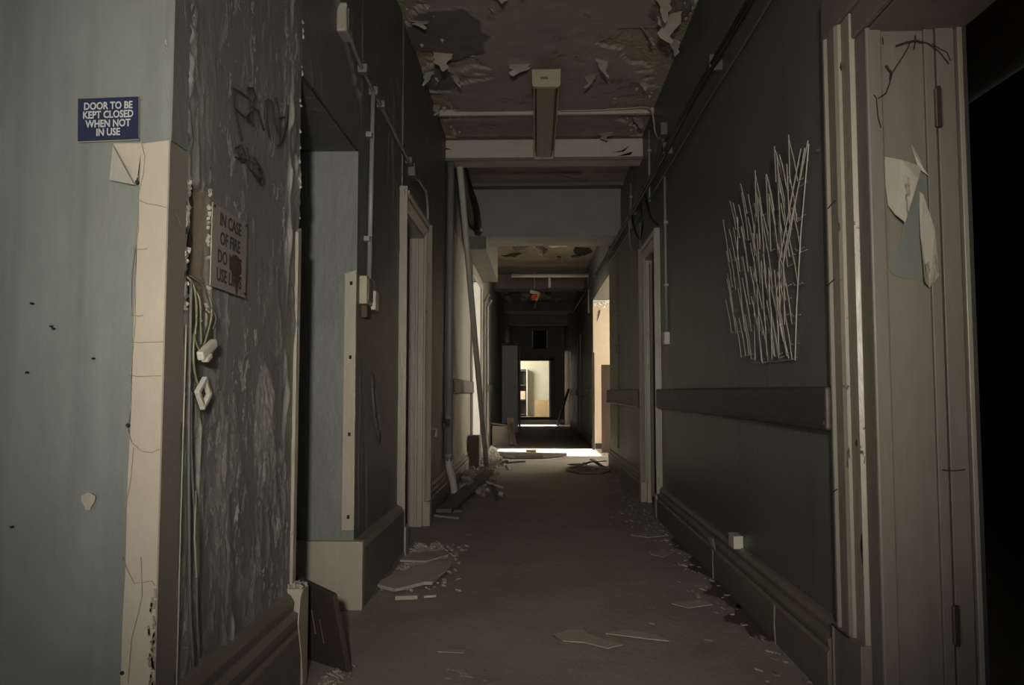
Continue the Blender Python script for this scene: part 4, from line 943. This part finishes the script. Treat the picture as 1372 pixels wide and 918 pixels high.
# ------------------------------------------------------------------ wire rack on the right wall
random.seed(21)
wa = thing('wire_rack', 'tangled white wire rack of bent upright rods fixed to the right wall', 'rack', (XR - .04, 3.1, 1.05))
def rod(pts, r=.0019):
    g = MB(); g.tube(pts, r, 5); obj('rod', g, 'wire', wa)
NC = 13
def rack_left(z): return 3.46 + .24 * math.sin(math.pi * min(1, max(0, (z - 1.06) / .78)) ** .8)
def rack_right(z): return 2.86 - .20 * (z - 1.06) / .74
for c in range(NC):
    t = c / (NC - 1)
    z = 1.06 + .10 * max(0, t - .6) + random.uniform(0, .03)
    ztop = 1.80 + .02 * t + random.uniform(-.03, .03); k = 0
    while z < ztop - .10:
        L_ = random.uniform(.13, .20)
        z2 = min(z + L_, ztop)
        y = rack_right(z) + (rack_left(z) - rack_right(z)) * t ** 1.15 + random.uniform(-.008, .008)
        xo = XR - .015 - .03 * random.random()
        rod([(xo + .012, y - .026, z + .006), (xo, y, z), (xo - .006, y + .010, (z + z2) / 2), (xo - .018, y + .028, z2 + .02)])
        if t < .55 and random.random() < .5:
            rod([(xo - .02, y + .02, z), (xo - .025, y + .055 * random.random(), z2 + .03)])
        z += L_ * .72; k += 1
for pts in ([(.925, 2.63, 1.80), (.90, 2.83, 1.45), (.92, 2.98, 1.20), (.93, 3.02, 1.08)], [(.93, 2.64, 1.79), (.93, 2.74, 1.5), (.93, 2.80, 1.25), (.93, 2.83, 1.06)],
            [(.91, 2.66, 1.78), (.89, 2.86, 1.42), (.91, 2.93, 1.2), (.93, 2.92, 1.08)], [(.92, 2.65, 1.78), (.91, 2.80, 1.50), (.90, 2.95, 1.30), (.93, 2.90, 1.07)]):
    rod(pts, .0026)
for z in (1.12, 1.22, 1.33, 1.45, 1.56, 1.67, 1.74):
    f = (z - 1.07) / .75; y = 2.83 - .17 * f
    rod([(.935, y - .02, z), (.93, y + .04, z - .002), (.93, y + .06, z + .01)], .0018)
for pts in ([(.93, 2.83, 1.065), (.93, 3.1, 1.065), (.93, 3.4, 1.075)], [(.935, 3.45, 1.12), (.93, 3.52, 1.30), (.93, 3.60, 1.5), (.93, 3.58, 1.75)], [(.935, 3.36, 1.08), (.93, 3.34, 1.4), (.93, 3.30, 1.7)]):
    rod(pts, .0022)

# small screws / socket on right wall
o = obj('socket_plate', MB().box(XR - .045, XR, 3.66, 3.76, .225, .285), 'plastic', bevel=.004); tag(o, 'small white plate on top of the right skirting', 'socket')
o = obj('wall_screw', MB().tube([(XR - .012, 2.60, 1.755), (XR + .001, 2.60, 1.755)], .006, 8), 'rust'); tag(o, 'small screw in the right wall at the top of the wire rack', 'screw')

# ------------------------------------------------------------------ things on the floor
# dark board leaning in the opening
bd = MB()
P0 = Vector((-.634, 2.665, .006)); P1 = Vector((-.815, 2.80, .006)); up = Vector((-.045, -.02, .262)); nrm = Vector((.012, .014, .002))
q = [P0, P1, P1 + up + Vector((.0, .0, .03)), P0 + up + Vector((-.004, 0, 0))]
bd.prism(q, nrm)
b_ = thing('loose_board', 'dark brown board propped on edge in the first left opening', 'board', (-.72, 2.73, 0))
obj('board_panel', bd, 'board', b_, bevel=.002)
for a, h0, h1 in ((.45, .3, .62), (.62, .4, .72)):
    pa = P0.lerp(P1, a) + up * h0 - nrm * .02; pb = P0.lerp(P1, a) + up * h1 - nrm * .02
    g = MB(); g.tube([pa, pb], .002, 5); obj('scratch', g, 'wood', b_)
def slab(name, pts, z, th, m, label, cat, tiltv=(0, 0), origin=None):
    cx = sum(p[0] for p in pts) / len(pts); cy = sum(p[1] for p in pts) / len(pts)
    g = MB(); g.prism([(x, y, z + (x - cx) * tiltv[0] + (y - cy) * tiltv[1]) for x, y in pts], (0, 0, th))
    return tag(obj(name, g, m, bevel=.001), label, cat)
slab('plaster_slab', [(-.77, 3.78), (-.66, 3.69), (-.62, 3.72), (-.54, 3.80), (-.50, 3.80), (-.46, 4.02), (-.44, 4.22), (-.58, 4.18), (-.72, 3.95)], .022, .016, 'slab', 'largest broken plasterboard slab beside the left skirting', 'plaster', (.02, .03))
slab('batten_piece', [(-.64, 3.585), (-.54, 3.60), (-.54, 3.63), (-.64, 3.615)], .004, .018, 'cream', 'short white batten piece in front of the plaster slab', 'wood')
slab('batten_piece', [(-.515, 3.625), (-.46, 3.64), (-.46, 3.66), (-.515, 3.645)], .004, .010, 'paper', 'thin pale sliver right of the white batten piece', 'wood')
slab('plaster_slab', [(-.76, 4.35), (-.60, 4.32), (-.50, 4.50), (-.55, 4.62), (-.72, 4.60)], .010, .010, 'slab', 'flat plaster sheet behind the large slab by the left door', 'plaster', (.02, -.02))
slab('plaster_slab', [(-.62, 4.25), (-.45, 4.28), (-.42, 4.38), (-.56, 4.42)], .006, .010, 'rubble', 'small plaster sheet touching the back of the large slab', 'plaster')
slab('curled_paper', [(.07, 3.10), (.13, 3.16), (.19, 3.15), (.20, 3.10), (.32, 2.97), (.26, 2.93), (.18, 3.0), (.10, 3.02)], .006, .004, 'cream', 'pale torn sheet lying on the floor at the bottom centre', 'paper', (.02, 0))
slab('curled_paper', [(.27, 3.12), (.36, 3.17), (.46, 3.10), (.50, 3.02), (.40, 3.06)], .006, .004, 'cream', 'second torn sheet on the floor right of the bottom centre one', 'paper', (.02, .01))
slab('curled_paper', [(-.36, 2.88), (-.30, 2.91), (-.25, 2.90), (-.26, 2.87)], .006, .003, 'papergrey', 'small pale scrap on the floor right of the dark board', 'paper')
slab('curled_paper', [(.66, 4.6), (.76, 4.72), (.80, 4.66), (.72, 4.52)], .006, .004, 'slab', 'pale scrap on the floor near the right skirting', 'paper')
slab('curled_paper', [(.60, 3.55), (.74, 3.62), (.78, 3.54), (.66, 3.48)], .006, .004, 'slab', 'pale torn flake near the right skirting in the foreground', 'paper')
slab('curled_paper', [(.62, 5.2), (.78, 5.26), (.86, 5.2), (.72, 5.12)], .006, .004, 'slab', 'pale torn flake close to the second right door', 'paper')

# thin dark patches laid as painted shadows along the right skirting
for k, (y, w_, lb_) in enumerate(((3.3, .18, 'nearest'), (3.75, .16, 'second'), (4.3, .13, 'third'), (4.9, .10, 'furthest'))):
    pts = [(.90 - w_ * (.55 + .2 * math.sin(i * 1.7 + k)) * math.sin(math.pi * (i + .6) / 9), y + .5 * (i / 8 - .5)) for i in range(9)]
    slab('floor_shadow', pts + [(.898, y + .25), (.898, y - .25)], .003, .003, 'rail_lit', '%s dark patch of painted shade along the right skirting' % lb_, 'shadow')

# planks and battens on the left beyond the first door
def plank(p0, p1, w_, t, m, label, name='loose_plank'):
    a = Vector(p0); b = Vector(p1); d = (b - a); L_ = d.length; c = (a + b) / 2
    rz = math.atan2(d.y, d.x); ry = -math.asin(d.z / L_)
    g = MB(); g.obox(c, (L_, w_, t), (0, ry, rz)); return tag(obj(name, g, m, bevel=.002), label, 'plank')
plank((-.70, 5.95, .045), (-.50, 8.3, .10), .12, .03, 'wood', 'long dark plank lying along the left debris')
plank((-.62, 6.1, .02), (-.78, 7.2, .05), .10, .025, 'rail_lit', 'dark brown plank lying against the foot of the left wall')
plank((-.48, 7.7, .06), (-.31, 7.65, .015), .035, .02, 'cream', 'short white batten sticking out of the left debris', 'loose_batten')
plank((-.81, 5.98, .012), (-.58, 5.83, .012), .03, .015, 'trim', 'short pale batten on the floor past the first left door', 'loose_batten')
plank((-.42, 7.55, .05), (-.33, 6.75, .012), .025, .015, 'rail', 'thin dark lath angled out of the left debris', 'loose_batten')
plank((-.70, 7.6, .06), (-.45, 9.3, .12), .09, .02, 'wood', 'plank running under the foot of the leaning pipe')
plank((-.66, 9.5, .03), (-.35, 9.6, .10), .10, .02, 'wood', 'broken plank across the back of the left debris')
plank((-.40, 10.2, .02), (-.15, 10.3, .03), .08, .02, 'rail_lit', 'short brown offcut beyond the left debris')
rb = obj('brown_box', MB().box(-.79, -.66, 9.1, 9.35, .0, .43), 'brown', bevel=.004); tag(rb, 'upright red-brown box against the lit left wall', 'box')
o = obj('white_lump', MB().obox((-.63, 11.3, .09), (.10, .10, .12), (.4, .5, .3)), 'plastic', bevel=.02); tag(o, 'white lump of plaster at the left end of the sunlit strip', 'plaster')
g = MB(); random.seed(9)
for k in range(260):
    y = random.uniform(7.0, 11.2); x = -.70 + abs(random.gauss(0, .12)); s_ = random.uniform(.015, .06)
    g.obox((x, y, s_ * .4 + max(0, .10 - abs(x + .66) * .5) * random.random()), (s_, s_ * random.uniform(.6, 2), s_ * .6), (random.random(), random.random(), random.random() * 3))
o = tag(obj('rubble_heap', g, 'rubble'), 'heap of plaster rubble under the leaning pipe on the left', 'rubble'); o['kind'] = 'stuff'
g = MB()
for k in range(420):
    y = random.uniform(3.75, 4.9); x = -.74 + abs(random.gauss(0, .13)); s_ = random.uniform(.004, .022)
    g.obox((x, y, s_ * .3 + .003), (s_, s_ * random.uniform(.6, 2), s_ * .5), (random.random() * .6, random.random() * .6, random.random() * 3))
for k in range(130):
    y = random.uniform(2.45, 2.75); x = -.70 + abs(random.gauss(0, .05)); s_ = random.uniform(.004, .014)
    g.obox((x, y, s_ * .3 + .003), (s_, s_ * 1.3, s_ * .5), (random.random() * .6, random.random() * .6, random.random() * 3))
o = tag(obj('plaster_crumbs', g, 'rubble'), 'crumbs of plaster along the foot of the left wall', 'rubble'); o['kind'] = 'stuff'
g = MB()
for k in range(260):
    y = random.uniform(2.6, 10.0); x = .90 - abs(random.gauss(0, .12)); s_ = random.uniform(.004, .02)
    g.obox((x - .01, y, s_ * .2 + .003), (s_, s_ * random.uniform(.6, 2), s_ * .35), (random.random() * .4, random.random() * .4, random.random() * 3))
o = tag(obj('floor_crumbs', g, 'dusty'), 'scattered crumbs along the foot of the right wall', 'rubble'); o['kind'] = 'stuff'
# pile of slats at the right
random.seed(33)
sl = [((.42, 9.9, .03), (.86, 9.1, .05), 'longest pale'), ((.40, 9.6, .06), (.62, 9.75, .05), 'short left'), ((.42, 9.35, .04), (.66, 9.5, .10), 'raised grey'), ((.60, 9.9, .05), (.84, 9.6, .10), 'rear right'), ((.50, 9.2, .02), (.72, 9.3, .03), 'lowest front'), ((.70, 10.0, .09), (.82, 9.4, .03), 'crosswise')]
for a, b, l_ in sl:
    plank(a, b, .05, .012, 'trim_dull' if 'pale' in l_ else 'wood', '%s slat in the small pile by the right wall' % l_, 'wood_lath')
slab('floor_rag', [(.36, 9.3), (.5, 9.0), (.75, 9.0), (.88, 9.3), (.88, 9.8), (.6, 10.0), (.4, 9.8)], .004, .014, 'rail_lit', 'dark rag under the slat pile by the right wall', 'rag')
# debris on the sunlit strip
slab('fallen_sheet', [(-.55, 11.2), (-.3, 11.0), (.1, 11.05), (.45, 11.45), (.1, 11.5), (-.35, 11.75), (-.6, 11.7)], .01, .04, 'rail_lit', 'dark fallen sheet at the near edge of the sunlit strip', 'board')
slab('fallen_lump', [(-.15, 11.9), (0, 11.85), (.08, 12.0), (-.02, 12.1), (-.14, 12.05)], .006, .05, 'board', 'small dark lump on the sunlit strip', 'rubble')
# box and cabinet at the far left
bx = thing('carton', 'cream box on the floor in front of the metal locker', 'box', (-.6, 13.9, 0))
g = MB(); g.box(-.77, -.44, 13.75, 14.25, 0, .34); obj('box_body', g, 'cream', bx, bevel=.004)
g = MB(); g.obox((-.6, 14.0, .36), (.40, .55, .02), (0, .12, .05)); obj('lid_flap', g, 'cream_side', bx)
plank((-.40, 13.6, .02), (-.46, 13.75, .48), .12, .02, 'wood', 'short plank leaning on the right of the cream box')
plank((-.35, 13.4, .02), (-.42, 13.7, .40), .04, .02, 'rail_lit', 'narrow dark lath leaning beside the cream box')
lk = thing('locker', 'tall grey metal locker on the far left of the corridor', 'locker', (-.62, 18.2, 0))
g = MB(); g.box(-.785, -.42, 18.0, 18.5, 0, 2.0); obj('locker_body', g, 'metal', lk, bevel=.006)
g = MB(); g.box(-.775, -.44, 17.985, 18.0, .08, 1.96); dr = obj('locker_door', g, 'metal', lk, bevel=.004)
g = MB(); g.box(-.49, -.475, 17.965, 17.985, .98, 1.10); obj('handle', g, 'pipe', dr)
g = MB(); g.box(-.785, -.55, 17.9, 18.4, 2.0, 2.06); obj('locker_top', g, 'board', lk)
g = MB(); g.box(-.40, -.36, 18.3, 18.4, 0, 1.98); o = obj('door_post', g, 'trim_dull', bevel=.003); tag(o, 'pale door post beside the metal locker', 'post')
plank((.58, 21.4, .02), (.86, 20.6, 1.0), .05, .05, 'rail', 'dark plank leaning on the far right wall by the end')
plank((.30, 18.5, .02), (.70, 18.2, .03), .06, .02, 'wood', 'pale lath on the floor at the far right')
